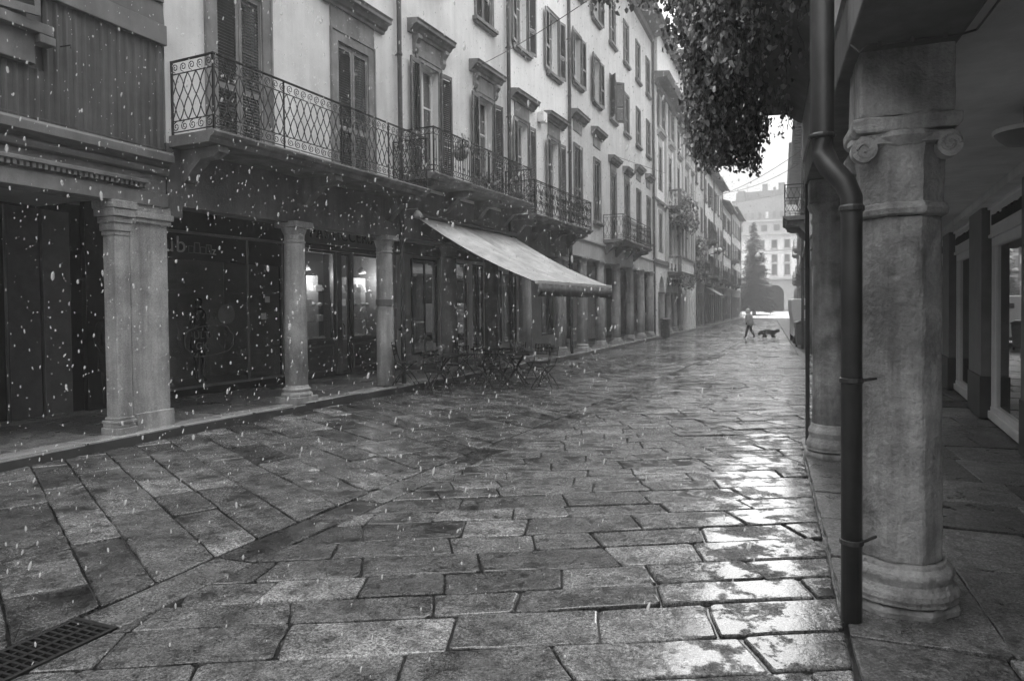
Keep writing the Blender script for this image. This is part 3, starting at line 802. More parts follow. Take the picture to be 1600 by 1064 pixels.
text_obj('window_lettering', 'ULTIMI 3', .2, 'letter_dim', W1, (DS+.035, 4.95, 1.17), FONTROT, .002)
text_obj('window_lettering', 'GIORNI', .2, 'letter_dim', W1, (DS+.035, 4.95, .97), FONTROT, .002)
b = MB(); pts = []
for k in range(49):
    a = 2*math.pi*k/48; rx = .52*(1+.06*math.cos(6*a)); rz = .27*(1+.1*math.cos(4*a+1))
    cx = math.copysign(abs(math.cos(a))**.5, math.cos(a)); cz = math.copysign(abs(math.sin(a))**.5, math.sin(a)); pts.append((DS+.035, 4.93+rx*cx, 1.13+rz*cz))
b.tube(pts, .011, 4, cap=False); b.build('window_frame_decal', 'letter_dim', W1)
b = MB(); b.lathe([(.0, -.001), (.19, 0), (.2, .004), (.0, .005)], (0, 0, 0), 24)
o = b.build('window_disc_decal', 'shop_grey', W1, (DS+.04, 5.32, 1.62)); o.rotation_euler = (0, R(90), 0)
o = link('window_notice', None, W1) if False else None
for (s, z) in ((6.33, 1.85), (6.22, 1.5)):
    b = MB(); b.box(DS+.03, DS+.034, s, s+.13, z, z+.13); b.build('notice', 'paper', W1)
# pastry shop
b = MB(); wall(b, 7.15, 10.6, .1, 3.8, [(7.5, 8.5, .98, 3.04), (8.72, 9.14, .16, 3.04), (9.16, 10.32, .98, 3.04)], th=.1, d=DS); b.build('shop_front', 'panel_dark', Bd)
for s0, s1 in ((7.5, 8.5), (9.16, 10.32)): glazing(Bd, s0, s1, .98, 3.04, DS+.02, (), 'panel_mid', f=.045)
b = MB()
for s0, s1 in ((7.52, 8.48), (9.2, 10.3)): b.box(DS, DS+.03, s0, s1, .25, .3).box(DS, DS+.03, s0, s1, .82, .87).box(DS, DS+.03, s0, s0+.05, .3, .82).box(DS, DS+.03, s1-.05, s1, .3, .82)
b.box(DS, DS+.12, 7.35, 10.4, 3.06, 3.14).box(DS, DS+.1, 8.53, 8.7, .16, 3.05)
b.build('shop_joinery', 'panel_mid', Bd, bevel=.005)
dr = glazing(Bd, 8.73, 9.13, .16, 3.03, DS-.05, (), 'panel_dark', name='shop_door')
b = MB(); b.tube([(DS+.02, 8.82, 1.0), (DS+.05, 8.82, 1.05), (DS+.05, 8.82, 1.3), (DS+.02, 8.82, 1.35)], .012, 6); b.build('handle', 'iron', dr)
b = MB(); b.box(DS, DS+.05, 7.3, 10.45, 3.2, 3.72); sg = b.build('shop_sign', 'shop_grey', Bd, bevel=.01)
text_obj('lettering', 'PASTICCERIA', .38, 'letter_dark', sg, (DS+.055, 8.9, 3.33), FONTROT, .012, 1.12)
shop_room(Bd, 7.3, 10.55, .16, 3.3, DS-.07, 2.0, 'arcade_ceiling', name='pastry_shop_interior')
b = MB()
for s0, s1 in ((7.5, 8.5), (9.16, 10.32)):
    b.box(DS-.5, DS-.09, s0, s1, .94, .98)
    b.box(DS-.53, DS-.5, s0-.05, s1+.05, .94, 2.5)
shv = b.build('display_case', 'plaster_light', Bd)
for s0, s1 in ((7.5, 8.5), (9.16, 10.32)):
    for z in (1.42, 1.77, 2.12): b = MB(); b.box(DS-.46, DS-.12, s0, s1, z-.012, z); b.build('shelf', 'glass_shop', shv)
def world(P, x, y, z): 
    a = -P.rotation_euler.z; return (P.location.x+x*math.cos(a)+y*math.sin(a), P.location.y-x*math.sin(a)+y*math.cos(a), z)
AB = -FB[2]
# goods in the pastry windows
box_me = MB().box(-.05, .05, -.1, .1, 0, .16).build('gift_box', 'box_card', bevel=.006)
bm2 = MB().lathe([(.04, 0), (.07, .02), (.075, .05), (.05, .08), (.0, .1)], n=12).build('pastry', 'cake'); bm3 = MB().box(-.01, .01, -.08, .08, 0, .2).build('chocolate_tablet', 'paper')
protos = [(box_me, 'gift box', 'wrapped gift boxes on the pastry window shelves', 'pale gift box on a lit pastry window shelf'), (bm2, 'cake', 'cakes on the pastry window shelves', 'small domed cake on a lit pastry window shelf'), (bm3, 'confectionery', 'flat packets on the pastry window shelves', 'flat light packet leaning on a pastry window shelf')]
first = [True]*3
for s0, s1 in ((7.6, 8.45), (9.26, 10.28)):
    for z in (.98, 1.42, 1.77, 2.12):
        s = s0
        while s < s1-.03:
            k = random.choice([0, 1, 1, 2, 2, 0]) if z > 1.1 else 1
            o, cat_, gp, lb = protos[k]
            if first[k]: first[k] = False
            else: o = o.copy(); col.objects.link(o)
            o.location = world(Bd, DS-.25+random.uniform(-.08, .06), s, z+.001); o.rotation_euler = (0, R(-14) if k == 2 else 0, AB+R(random.uniform(-14, 14)))
            q = random.uniform(.75, 1.1); o.scale = (q, q, q); tag(o, lb, cat_, gp); s += random.uniform(.11, .18)
# hanging lamps in the pastry shop
lampE = None
for i, (s, lbl) in enumerate(((7.62, 'lit bell shaped pendant lamp half hidden by the column in the pastry window'), (8.1, 'lit bell shaped pendant lamp in the middle of the left pastry window'), (10.2, 'lit pendant lamp at the right edge of the right pastry window'))):
    p = world(Bd, DS-.5, s, 2.62)
    if i == 0:
        lampE = empty('pendant_lamp', p, 0, lbl, 'lamp', 'pendant lamps in the pastry shop')
        MB().lathe([(.135, 0), (.12, .06), (.07, .13), (.03, .17), (.0, .18)], n=18).build('lamp_shade', 'trumpet', lampE, smooth=True)
        MB().lathe([(.0, -.01), (.07, 0), (.09, .03), (.05, .06), (.0, .07)], n=14).build('bulb', 'glow', lampE)
        MB().lathe([(.004, 0), (.004, .5)], (0, 0, .18), 6).build('cord', 'iron', lampE)
        q = lampE
    else:
        q = copy_tree(lampE); q.location = p; tag(q, lbl)
    ld = bpy.data.lights.new('bulb_light', 'POINT'); ld.energy = 2.6; ld.shadow_soft_size = .08; lo = bpy.data.objects.new('bulb_light', ld); col.objects.link(lo); lo.parent = q; lo.location = (.28*math.cos(-AB), .28*math.sin(AB), -.12)
# cafe front under the awning
b = MB(); wall(b, 10.6, 17.57, .1, 3.95, [(11.75, 13.1, .4, 3.1), (13.35, 14.9, .16, 3.1), (15.1, 16.0, .4, 3.1), (16.2, 17.4, .4, 3.0)], th=.1, d=DS); b.build('cafe_wall', 'plaster_light', Cd)
for s0, s1, z0 in ((11.75, 13.1, .4), (13.35, 14.9, .16), (15.1, 16.0, .4), (16.2, 17.4, .4)): glazing(Cd, s0, s1, z0, 3.1 if s0 < 16.1 else 3.0, DS+.02, ((s0+s1)/2,), 'panel_dark', 'glass_mirror', 'cafe_window')
shop_room(Cd, 10.65, 17.5, .14, 3.2, DS-.1, 2.2, 'panel_dark')
for s in (11.2, 13.22, 15.0): b = MB(); b.box(DS, DS+.12, s-.13, s+.13, .13, 3.15); b.build('cafe_pilaster', 'plaster_light', Cd, bevel=.01)
b = MB(); b.box(DS, DS+.14, 10.8, 17.5, 3.2, 3.5); b.build('cafe_fascia', 'stone_dark', Cd, bevel=.01)
# awning
aw = MB(); n = 300; m_ = 16; s0, s1 = 8.2, 13.05
def awz(t, u): return 3.72-(3.72-2.2)*t-.10*math.sin(math.pi*t)*(.75+.25*math.sin(u*5))-.05*math.sin(t*math.pi)*math.sin(u*2.1+2)+.006*math.sin(u*180)*(1-t)**.5+.012*math.sin(u*9+t*4)*t
for i in range(n):
    for j in range(m_):
        P_ = [(2.9*t, s0+(s1-s0)*u, awz(t, u*6)) for t, u in (((j)/m_, i/n), ((j+1)/m_, i/n), ((j+1)/m_, (i+1)/n), (j/m_, (i+1)/n))]
        aw.face(P_)
awn = aw.build('awning', 'cloth_awning', Cd, smooth=True); so = awn.modifiers.new('Solidify', 'SOLIDIFY'); so.thickness = .006
# weld so smooth shading flows
import bmesh
def weld(o, d=.0005):
    bm = bmesh.new(); bm.from_mesh(o.data); bmesh.ops.remove_doubles(bm, verts=bm.verts, dist=d); bm.to_mesh(o.data); bm.free()
weld(awn)
v = MB(); n = 70
for i in range(n):
    a, c = i/n, (i+1)/n; f_ = lambda q: 2.93+.012*math.sin(q*90); z_ = lambda q: 1.9+.02*abs(math.sin(q*math.pi*22))
    v.face([(f_(a), s0+(s1-s0)*a, 2.17), (f_(c), s0+(s1-s0)*c, 2.17), (f_(c)-.02, s0+(s1-s0)*c, z_(c)), (f_(a)-.02, s0+(s1-s0)*a, z_(a))])
vo = v.build('valance', 'cloth_valance', awn, smooth=True); weld(vo); so = vo.modifiers.new('Solidify', 'SOLIDIFY'); so.thickness = .004
b = MB(); b.box(2.86, 2.93, s0-.03, s1+.03, 2.16, 2.24); b.build('front_bar', 'frame_white', awn, bevel=.01)
b = MB()
for s in (s0+.25, s1-.25): b.tube([(.05, s, 3.3), (1.5, s+.1, 2.75), (2.86, s, 2.17)], .022, 6)
b.tube([(.12, s0-.1, 3.72), (.12, s1+.1, 3.72)], .06, 10); b.build('folding_arms', 'pipe_mid', awn)
b = MB(); b.lathe([(.0, -.02), (.1, 0), (.12, .03), (.07, .12), (.03, .16)], (.3, 7.9, 3.6), 14); b.tube([(0, 7.9, 3.8), (.3, 7.9, 3.8), (.3, 7.9, 3.74)], .012); 
o = b.build('spotlight', 'trumpet', Cd, smooth=True)
# lantern on wall
Ln = empty('wall_lantern', world(Cd, -.6, 8.05, 3.1), AB, 'black wall lantern hanging between the banded column and the awning', 'lantern')
MB().lathe([(.05, 0), (.1, .26), (.11, .27)], n=6).build('lantern_glass', 'glass', Ln); b = MB()
for k in range(6): a = k*math.pi/3; b.tube([(.05*math.cos(a), .05*math.sin(a), 0), (.1*math.cos(a), .1*math.sin(a), .27)], .007, 4)
b.lathe([(.13, .27), (.1, .33), (.04, .4), (.01, .46)], n=6); b.lathe([(.02, -.06), (.055, -.01), (.05, 0)], n=6); b.tube([(0, 0, .46), (0, 0, .7)], .008); b.build('lantern_frame', 'iron', Ln)

# ------------------------------------------------------------------ building E (frame E)
Ed = mk(FE, 'long_grey_house', 'long tall grey plastered house with three rows of windows over a colonnade')
cs = [1.8, 4.35, 6.95, 9.5, 12.05, 14.5]
ops = []
for i, s in enumerate(cs):
    zb = 4.45 if i in (2, 3) else 5.0
    ops += [(s-.4, s+.4, zb, 7.35), (s-.42, s+.42, 9.6, 11.35), (s-.42, s+.42, 12.8, 14.6)]
b = MB(); wall(b, .52, 15.6, 4.2, 16.4, ops); body(b, .52, 15.6, -.2, 16.4); b.build('wall', 'plaster_grey', Ed)
b = MB(); b.box(-.35, .02, .52, 15.6, 3.5, 4.12); b.box(-.35, .09, .52, 15.6, 4.12, 4.198); b.build('arcade_spandrel', 'plaster_a', Ed, bevel=.006)
for i, s in enumerate(cs):
    zb = 4.45 if i in (2, 3) else 5.0
    window(Ed, s, zb, .8, 7.35-zb, 'closed', cornice=1, sill=zb > 4.6, casing=.1, name='balcony_door' if zb < 4.6 else 'window')
    window(Ed, s, 9.6, .84, 1.75, 'open' if i < 2 else ('ajar' if i == 2 else 'closed'), casing=.08)
    window(Ed, s, 12.8, .84, 1.8, 'open' if i in (0, 1) else 'closed', casing=.08)
balcony(Ed, 5.25, 11.0, 4.4, .95, .85, 'ogee', brk=4)
for s in (2.5, 5.0, 7.65, 10.3, 12.8, 15.1): column(Ed, s, .08, 3.52, .2, -.02)
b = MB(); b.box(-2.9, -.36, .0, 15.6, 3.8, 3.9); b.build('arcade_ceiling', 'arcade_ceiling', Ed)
ow = [(1.0, 2.3, .4, 2.9), (3.0, 4.0, .15, 2.9), (5.0, 6.6, .5, 2.9), (8, 9.2, .15, 2.9), (10.2, 11.9, .5, 2.9), (13.2, 14.4, .15, 2.9)]
b = MB(); wall(b, -1., 15.6, 0, 3.8, ow, th=.12, d=-2.6); b.build('arcade_inner_wall', 'plaster_light', Ed)
for i, o in enumerate(ow): glazing(Ed, *o, -2.64, ((o[0]+o[1])/2,) if i % 2 == 0 else (), 'frame_white' if i in (1, 3) else 'shop_grey', 'glass_mirror')
shop_room(Ed, -.9, 15.5, .02, 3.2, -2.8, 1.5, 'panel_dark')
b = MB(); b.prism([(0, 15.9), (.15, 15.95), (.2, 16.15), (.6, 16.2), (.75, 16.4), (0, 16.4)][::1], None, 'y', .52, 15.6); b.build('eaves_cornice', 'plaster_dim', Ed)
eaves(Ed, .52, 15.6, 16.42, .85)
downpipe(Ed, 15.6, .0, 16.0, .06, .1, 'pipe_mid')
# ------------------------------------------------------------------ building F: giant pilasters, balustraded balconies, arches
Fd = mk(FE, 'pilastered_palace', 'pale classical palace with balustraded balconies over small arches beside the grey house', 'palace')
cs = [18.0, 21.3, 24.6, 27.9, 30.4]
ops = []
for s in cs: ops += [(s-.5, s+.5, 4.75, 7.0), (s-.5, s+.5, 8.3, 10.8), (s-.5, s+.5, 11.9, 13.6)]
b = MB(); wall(b, 15.6, 31.8, 4.3, 14.3, ops); body(b, 15.6, 31.8, -.2, 14.3); b.build('wall', 'plaster_pale', Fd)
for s in cs:
    window(Fd, s, 4.75, 1., 2.25, 'closed', cornice=False, casing=.14, sill=False, sm='shutter_mid', tm='plaster_a')
    window(Fd, s, 8.3, 1., 2.5, 'closed', cornice=1, casing=.14, tm='plaster_a', sill=False)
    window(Fd, s, 11.9, 1., 1.7, 'open' if s < 22 else 'closed', casing=.1, tm='plaster_a')
for s in (16.0, 19.7, 23, 26.3, 29.2, 31.5): b = MB(); b.box(0, .14, s-.3, s+.3, 4.32, 13.8); b.build('giant_pilaster', 'plaster_a', Fd, bevel=.02)
b = MB(); b.box(-.35, .1, 15.6, 31.8, 4.05, 4.3).box(0, .2, 15.6, 31.8, 7.5, 7.62)
b.prism([(0, 13.7), (.2, 13.75), (.25, 14.0), (.8, 14.05), (.95, 14.3), (0, 14.4)], None, 'y', 15.6, 31.8); b.build('cornice', 'plaster_dim', Fd)
b = MB(); b.box(-4, .3, 15.75, 25, 14.42, 16.6); b.build('attic_storey', 'plaster_pale', Fd, bevel=.03)
eaves(Fd, 15.65, 31.75, 16.65, .8)
# arcade with arches on short columns
def arch_wall(mb, s0, s1, z0, z1, arches, th=.35, d=0., n=12):
    """arches: (centre, half width, springing height); piers between are left open below the springing"""
    mbs = []
    xs = [s0]
    for c, w, zs_ in arches:
        # pier block to the left of the arch
        mb.box(d-th, d, xs[-1], c-w, z0, z1)
        pts = [(c-w*math.cos(math.pi*k/n), zs_+w*math.sin(math.pi*k/n)) for k in range(n+1)]
        for (a, za), (e, ze) in zip(pts, pts[1:]):
            mb.face([(d, a, za), (d, e, ze), (d, e, z1), (d, a, z1)]); mb.face([(d-th, a, za), (d-th, a, z1), (d-th, e, z1), (d-th, e, ze)])
            mb.face([(d, a, za), (d-th, a, za), (d-th, e, ze), (d, e, ze)])
        xs.append(c+w)
    mb.box(d-th, d, xs[-1], s1, z0, z1)
b = MB(); arch_wall(b, 17.2, 27.2, 2.5, 4.05, [(18.35, .85, 2.55), (20.65, .95, 2.55), (22.95, .95, 2.55), (25.25, .95, 2.55)]); b.box(-.35, 0, 15.6, 17.2, -.1, 4.05); b.box(-.35, 0, 27.2, 31.8, -.1, 4.05)
b.build('arcade_arches', 'plaster_pale', Fd)
for s in (19.5, 21.8, 24.1, 26.5): column(Fd, s, .05, 2.5, .2, -.17, sides=14)
for s in (27.7, 29.1, 30.6, 31.5): b = MB(); b.box(0, .16, s-.2, s+.2, -.05, 4.04); b.build('ground_pilaster', 'plaster_white', Fd, bevel=.02)
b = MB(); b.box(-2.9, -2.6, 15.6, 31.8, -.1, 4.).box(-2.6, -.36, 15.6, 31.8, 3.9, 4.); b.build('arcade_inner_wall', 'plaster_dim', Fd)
def balustrade(P, s0, s1, zs, H, dep, name='stone_balcony'):
    b = MB(); b.box(0, dep, s0, s1, zs-.2, zs).box(0, dep+.06, s0-.05, s1+.05, zs-.06, zs-.001)
    B = b.build(name, 'stone_dark', P, bevel=.015)
    r = MB(); r.box(dep-.24, dep-.02, s0+.02, s1-.02, zs+H-.12, zs+H).box(0, dep-.24, s0+.02, s0+.2, zs+H-.12, zs+H).box(0, dep-.24, s1-.2, s1-.02, zs+H-.12, zs+H)
    r.box(dep-.24, dep-.02, s0+.02, s0+.24, zs, zs+H-.12).box(dep-.24, dep-.02, s1-.24, s1-.02, zs, zs+H-.12)
    r.build('handrail', 'stone_dark', B, bevel=.015)
    pr = [(.06, 0), (.06, .06), (.035, .1), (.075, .3), (.06, .45), (.03, .62), (.045, .7), (.06, .76), (.06, H-.12)]
    r = MB(); n = int((s1-s0-.5)/.27)
    for i in range(n+1): r.lathe(pr, (dep-.13, s0+.38+i*(s1-s0-.76)/n, zs), 8)
    for q in (s0+.11, s1-.11):
        for k in range(3): r.lathe(pr, (.12+k*.22, q, zs), 8)
    r.build('balusters', 'plaster_pale', B, smooth=True)
    for i in range(4):
        y = s0+.4+i*(s1-s0-.8)/3; b = MB(); b.prism([(0, zs-.2), (dep-.1, zs-.2), (dep-.15, zs-.34), (.3, zs-.5), (.1, zs-.8), (0, zs-.85)][::-1], None, 'y', y-.12, y+.12); b.build('bracket', 'stone_dark', B, bevel=.015)
    return B
balustrade(Fd, 20.3, 26.5, 3.75, .95, .85); balustrade(Fd, 20.4, 26.3, 7.75, 1.0, .85)
downpipe(Fd, 31.8, 0, 14, .06, .1, 'pipe_mid')

# ------------------------------------------------------------------ row of houses beyond
def plain_body(mb, s0, s1, z0, z1): mb.box(-8, -.95, s0, s1, z0, z1)
def plain_house(frame, s0, s1, zt, nf, zr, pl_m, nm, label, shut='closed', low='panel_dark', mir=False, over=.7, spacing=2.3, balc=(), roof=True):
    P = mk(frame, nm, label)
    if mir: P.scale = (-1, 1, 1)
    n = max(1, int((s1-s0)/spacing)); cs = [s0+(i+.5)*(s1-s0)/n for i in range(n)]; ops = []; fh = (zt-3.6-.5)/nf
    for k in range(nf):
        for s in cs: ops.append((s-.4, s+.4, 3.6+k*fh+.75, 3.6+k*fh+.75+min(1.8, fh-1.3)))
    b = MB(); wall(b, s0, s1, 3.6, zt, ops); (plain_body(b, s0+.01, s1-.01, -.4, zt) if low != 'arcade' else b.box(-8, -.95, s0+.01, s1-.01, 3.6, zt).box(-8, -3.51, s0+.01, s1-.01, -.4, 3.59)); b.build('wall', pl_m, P)
    for o in ops: window(P, (o[0]+o[1])/2, o[2], .8, round(o[3]-o[2], 2), shut if random.random() < .75 else 'open', casing=.08, curtain=False)
    if low == 'arcade':
        k = s0+.5
        while k < s1: column(P, k, gz(30)-.02, 3.5, .19, -.15, sides=14, m='stone_trim'); k += 3.1
        b = MB(); b.box(-3.5, -3.35, s0, s1, -.3, 3.5); b.build('ground_floor_wall', 'arcade_inner', P)
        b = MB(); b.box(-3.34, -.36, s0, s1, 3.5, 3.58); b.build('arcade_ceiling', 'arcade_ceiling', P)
    ow = []; k = s0+.5 if low != 'arcade' else 1e9
    while k < s1-1.2: ow.append((k, k+1.3, .1, 2.7)); k += 1.75
    if low != 'arcade': b = MB(); wall(b, s0, s1, -.3, 3.598, ow, d=-.01); b.build('ground_floor_wall', low, P)
    for o in ow: glazing(P, *o, -.2, (), 'panel_dark', 'glass_mirror')
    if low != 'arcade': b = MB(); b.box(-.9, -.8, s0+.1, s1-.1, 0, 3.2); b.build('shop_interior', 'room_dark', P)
    b = MB(); b.box(0, .1, s0+.01, s1-.01, 3.45, 3.65); b.build('string_course', 'stone_trim', P, bevel=.01)
    for (a, c, z) in balc: balcony(P, a, c, z, .95, .75, 'ogee', brk=2)
    if roof: eaves(P, s0, s1, zt, over)
    downpipe(P, s1-.06, 0, zt, .05, .08)
    return P
plain_house(FE, 31.85, 38.2, 14.6, 3, 0, 'plaster_a', 'grey_townhouse', 'grey townhouse right after the pilastered palace with a plant climbing its front', low='stone_trim', balc=[(33, 36, 4.2)])
plain_house(FE, 38.25, 45.6, 13.6, 3, 0, 'plaster_pale', 'townhouse', 'pale townhouse behind the small far awning on the left side', low='plaster_dim', balc=[(39, 42, 7.3), (39.5, 44, 4.2)])
plain_house(FE, 45.65, 54.0, 13.7, 3, 0, 'plaster_grey', 'townhouse', 'mid grey townhouse with balconies between two pale far townhouses', low='stone_dark', balc=[(47, 52, 4.2), (47, 50, 7.3)])
plain_house(FE, 54.05, 64.5, 12.6, 3, 0, 'plaster_white', 'townhouse', 'white townhouse second from the far left end of the street', low='plaster_dim', balc=[(56, 60, 4.1)])
plain_house(FE, 64.55, 80, 13.4, 3, 0, 'plaster_a', 'corner_house', 'grey corner house closing the left row before the fir tree', low='plaster_dim', balc=[(66, 71, 4.1), (66, 69, 7.2)])
# small far awning
fa = empty('small_awning', world(Ed, 0, 40.6, 3.3), -FE[2], 'small pale slanting awning on the far left row', 'awning')
b = MB()
b.prism([(0, 0), (1.2, -.75), (1.2, -.78), (0, -.03)], None, 'y', -1.2, 2.6); b.build('canopy', 'cloth_awning', fa); b = MB(); b.box(1.2, 1.215, -1.2, 2.6, -1.0, -.75); b.build('valance', 'cloth_valance', fa)

# ------------------------------------------------------------------ right: arcade building
RA = empty('right_arcade_house', (0, 0, 0), 0, 'dark arcade house on stone columns along the right edge', 'house')
b = MB(); b.box(.38, 8, -8, 8.75, 3.36, 12).box(.98, 8, 8.76, 19.5, 3.36, 11.5); b.build('wall', 'plaster_a', RA)
# beam over the columns; the gaps between the impost blocks show its soffit
b = MB(); b.box(.40, .92, -8, 8.75, 3.05, 3.355).box(1.0, 1.5, 8.76, 19.5, 3.05, 3.355); b.build('arcade_beam', 'plaster_dim', RA, bevel=.01)
b = MB(); b.box(.94, 5.2, -8, 8.75, 3.18, 3.3).box(1.51, 5.2, 8.76, 19.5, 3.18, 3.3); b.build('arcade_ceiling', 'plaster_light', RA)
b = MB(); b.box(.921, .938, -8, 8.75, 3.07, 3.2); b.build('beam_edge', 'stone_dark', RA)
def ocol(x, y, near=False):
    """octagonal shaft, moulded base, ring, volute capital, impost block"""
    r = .212 if near else .205
    nv = len(bpy.data.objects)
    b = MB(); n = 8 if near else 24; ro = R(22.5)
    k = 1/math.cos(math.pi/8) if near else 1.
    b.lathe([(r*k*.98, .36), (r*k*.965, .8), (r*k*.95, 1.6), (r*k*.93, 2.14)], (x, y, 0), n, ro)
    C = b.build('column', 'stone_col_worn', RA, bevel=.018 if near else 0, smooth=not near)
    if not near: C.data.polygons.foreach_set('use_smooth', [len(p.vertices) == 4 for p in C.data.polygons])
    b = MB(); n2 = 8 if near else 24
    b.lathe([(r*k*1.03, .37), (r*k*1.06, .34), (r*k*1.16, .31), (r*k*1.2, .28), (r*k*1.17, .25), (r*k*1.15, .22), (r*k*1.2, .19), (r*k*1.27, .165), (r*k*1.3, .13), (r*k*1.27, .1), (r*k*1.3, .08)][::-1], (x, y, 0), 24, ro)
    b.lathe([(.3, 0), (.305, .05), (.295, .085)], (x, y, -.02), 8, ro)
    b.build('column_base', 'stone_col_worn', C, bevel=.008)
    b = MB()
    if near:
        b.lathe([(r*k*.97, 2.14), (r*k*1.05, 2.15), (r*k*1.07, 2.175), (r*k*1.02, 2.2), (r*k*.96, 2.21), (r*k*.97, 2.4), (r*k*1.03, 2.5)], (x, y, 0), 8, ro)
        b.lathe([(r*.95*1.15, 2.49), (r*1.25, 2.53), (r*1.2, 2.56)], (x, y, 0), 20)
        # volutes as horizontal rolls front and back, left and right
        for sy in (-1, 1):
            for sx in (-1, 1):
                cx_, cy_ = x+sx*.2, y+sy*.19
                b2 = [(cx_+.062*math.cos(a), 2.475+.062*math.sin(a)) for a in [q*math.pi/8 for q in range(16)]]
                b.prism(b2, None, 'y', cy_-.05, cy_+.05)
                b.tube([(p[0], cy_+sy*.052, p[1]) for p in spiral(cx_, 2.475, .05, 1.3, 0, sx, 18)], .007, 5)
            b.box(x-.22, x+.22, y+sy*.2-.03, y+sy*.2+.03, 2.5, 2.545)
        b.build('capital', 'stone_col_worn', C)
        b = MB(); b.prism([(x-.235, 2.555), (x-.26, 2.58), (x-.26, 2.63), (x+.26, 2.63), (x+.26, 2.58), (x+.235, 2.555)], None, 'y', y-.25, y+.25); b.build('abacus', 'stone_col_worn', C, bevel=.01)
        b = MB(); b.box(x-.225, x+.225, y-.24, y+.24, 2.632, 2.98); b.build('impost_block', 'stone_col_worn', C, bevel=.015)
    else:
        b.lathe([(r*.97, 2.14), (r*.97, 2.58), (r*1.05, 2.6), (r*1.05, 2.63), (r*.98, 2.65), (r*1.0, 2.7), (r*1.15, 2.74), (r*1.22, 2.78), (r*1.22, 2.8)], (x, y, 0), 24); b.build('capital', 'stone_col_worn', C, smooth=False)
        b = MB(); b.box(x-.24, x+.24, y-.24, y+.24, 2.8, 3.05); b.build('impost_block', 'stone_col_worn', C, bevel=.015)
    if near:
        for o in (C, *[c for c in bpy.data.objects if c.parent == C]):
            for v in o.data.vertices: v.co.z = 1.7+(v.co.z-1.7)*1.07 if v.co.z > .4 else .3089*(v.co.z+.03)/.43
def roughen(o, k, strength, size):
    tx = bpy.data.textures.get('worn_%g' % size)
    if not tx: tx = bpy.data.textures.new('worn_%g' % size, 'CLOUDS'); tx.noise_scale = size; tx.noise_depth = 4
    m = o.modifiers.new('Sub', 'SUBSURF'); m.subdivision_type = 'SIMPLE'; m.levels = k; m.render_levels = k
    d = o.modifiers.new('Disp', 'DISPLACE'); d.texture = tx; d.texture_coords = 'GLOBAL'; d.strength = strength; d.mid_level = .5
ocol(.69, 4.38, True)
for o in bpy.data.objects:
    if o.parent and (o.parent == RA and o.name.startswith('column') or o.parent.name.startswith('column') and o.parent.parent == RA): roughen(o, 5 if o.name == 'column' else 3, .022, .12)
ocol(.665, 8.36); ocol(.665, -.2); ocol(.665, -4.4); ocol(1.25, 14.4); ocol(1.25, 18.9)
# rough plaster edge under the balcony and balcony slab that carries the ivy
b = MB(); b.prism([(-.28, 3.98), (-.25, 3.95), (.2, 3.93), (.378, 3.8), (.378, 4.16), (-.3, 4.16)], None, 'y', 4.8, 8.74); sl = b.build('balcony_slab', 'plaster_dim', RA, bevel=.02)
r = MB()
for pts, rad in railing('scroll', 3.8, 1.0): r.tube([(-.27, 4.85+u, 4.18+v) for u, v in pts], rad, 4, cap=False)
for pts, rad in railing('scroll', .65, 1.0): r.tube([(-.27+u, 8.7, 4.18+v) for u, v in pts], rad, 4, cap=False)
r.build('railing', 'iron', sl)
# near drainpipe with offset and clamps
px, py = .415, 4.02
dp = MB(); ptz = [(.28, py+.1, 9), (.28, py+.1, 2.62), (.285, py+.09, 2.52), (.31, py+.05, 2.44), (px-.03, py+.01, 2.34), (px, py, 2.26), (px, py, 2.1), (px, py, .005)]
dp.tube(ptz, .052, 16, rr=[.062, .062, .06, .058, .056, .054, .052, .052]); 
DP = dp.build('drainpipe', 'pipe_dark', RA, smooth=True)
for z in (1.28, .42): b = MB(); b.lathe([(.053, 0), (.06, .003), (.06, .025), (.053, .028)], (px, py, z), 16); b.tube([(px+.05, py, z+.014), (px+.13, py+.12, z+.014)], .009, 6); b.build('clamp', 'pipe_dark', DP)
b = MB(); b.lathe([(.053, 0), (.063, .01), (.063, .03), (.055, .04)], (px, py, 2.18), 16); b.build('pipe_collar', 'pipe_dark', DP)
b = MB(); b.lathe([(.063, 0), (.07, .01), (.07, .02), (.063, .03)], (.28, py+.1, 2.6), 16); b.build('pipe_collar', 'pipe_dark', DP)
b = MB(); b.tube([(.28, 4.35, 9), (.28, 4.35, 3.05), (.34, 4.3, 2.98)], .02, 8); b.build('conduit', 'pipe_dark', RA); b = MB()
b.tube([(.36, 8.8, 9.), (.36, 9.5, 3.)], .02, 6) if False else None
b.tube([(.42, 8.45, 3.2), (.42, 8.45, .1)], .024, 8); b.build('thin_pipe', 'pipe_dark', RA)
b = MB(); pts = [(.39, 3.82, 2.99), (.43, 3.82, 2.95), (.47, 3.83, 2.985), (.55, 3.83, 2.975), (.7, 3.83, 2.98), (.85, 3.83, 2.975), (.93, 3.83, 2.99), (.94, 3.0, 3.0), (.94, 0, 3.0)]
b.tube(pts, .006, 5)
for x in (.52, .66, .8): b.box(x-.008, x+.008, 3.82, 3.84, 2.965, 2.992)
b.build('cable', 'pipe_mid', RA)
for y_ in (11., 13.8, 16.6):
    for z_ in (4.6, 8.0):
        W = window(RA, y_, z_, .9, 1.9, 'closed', casing=.1, cornice=1); W.location = (.97, y_, z_); W.rotation_euler.z = math.pi
        for c in kids(W):
            if c.name.startswith('shutter'): c.location.x = .022
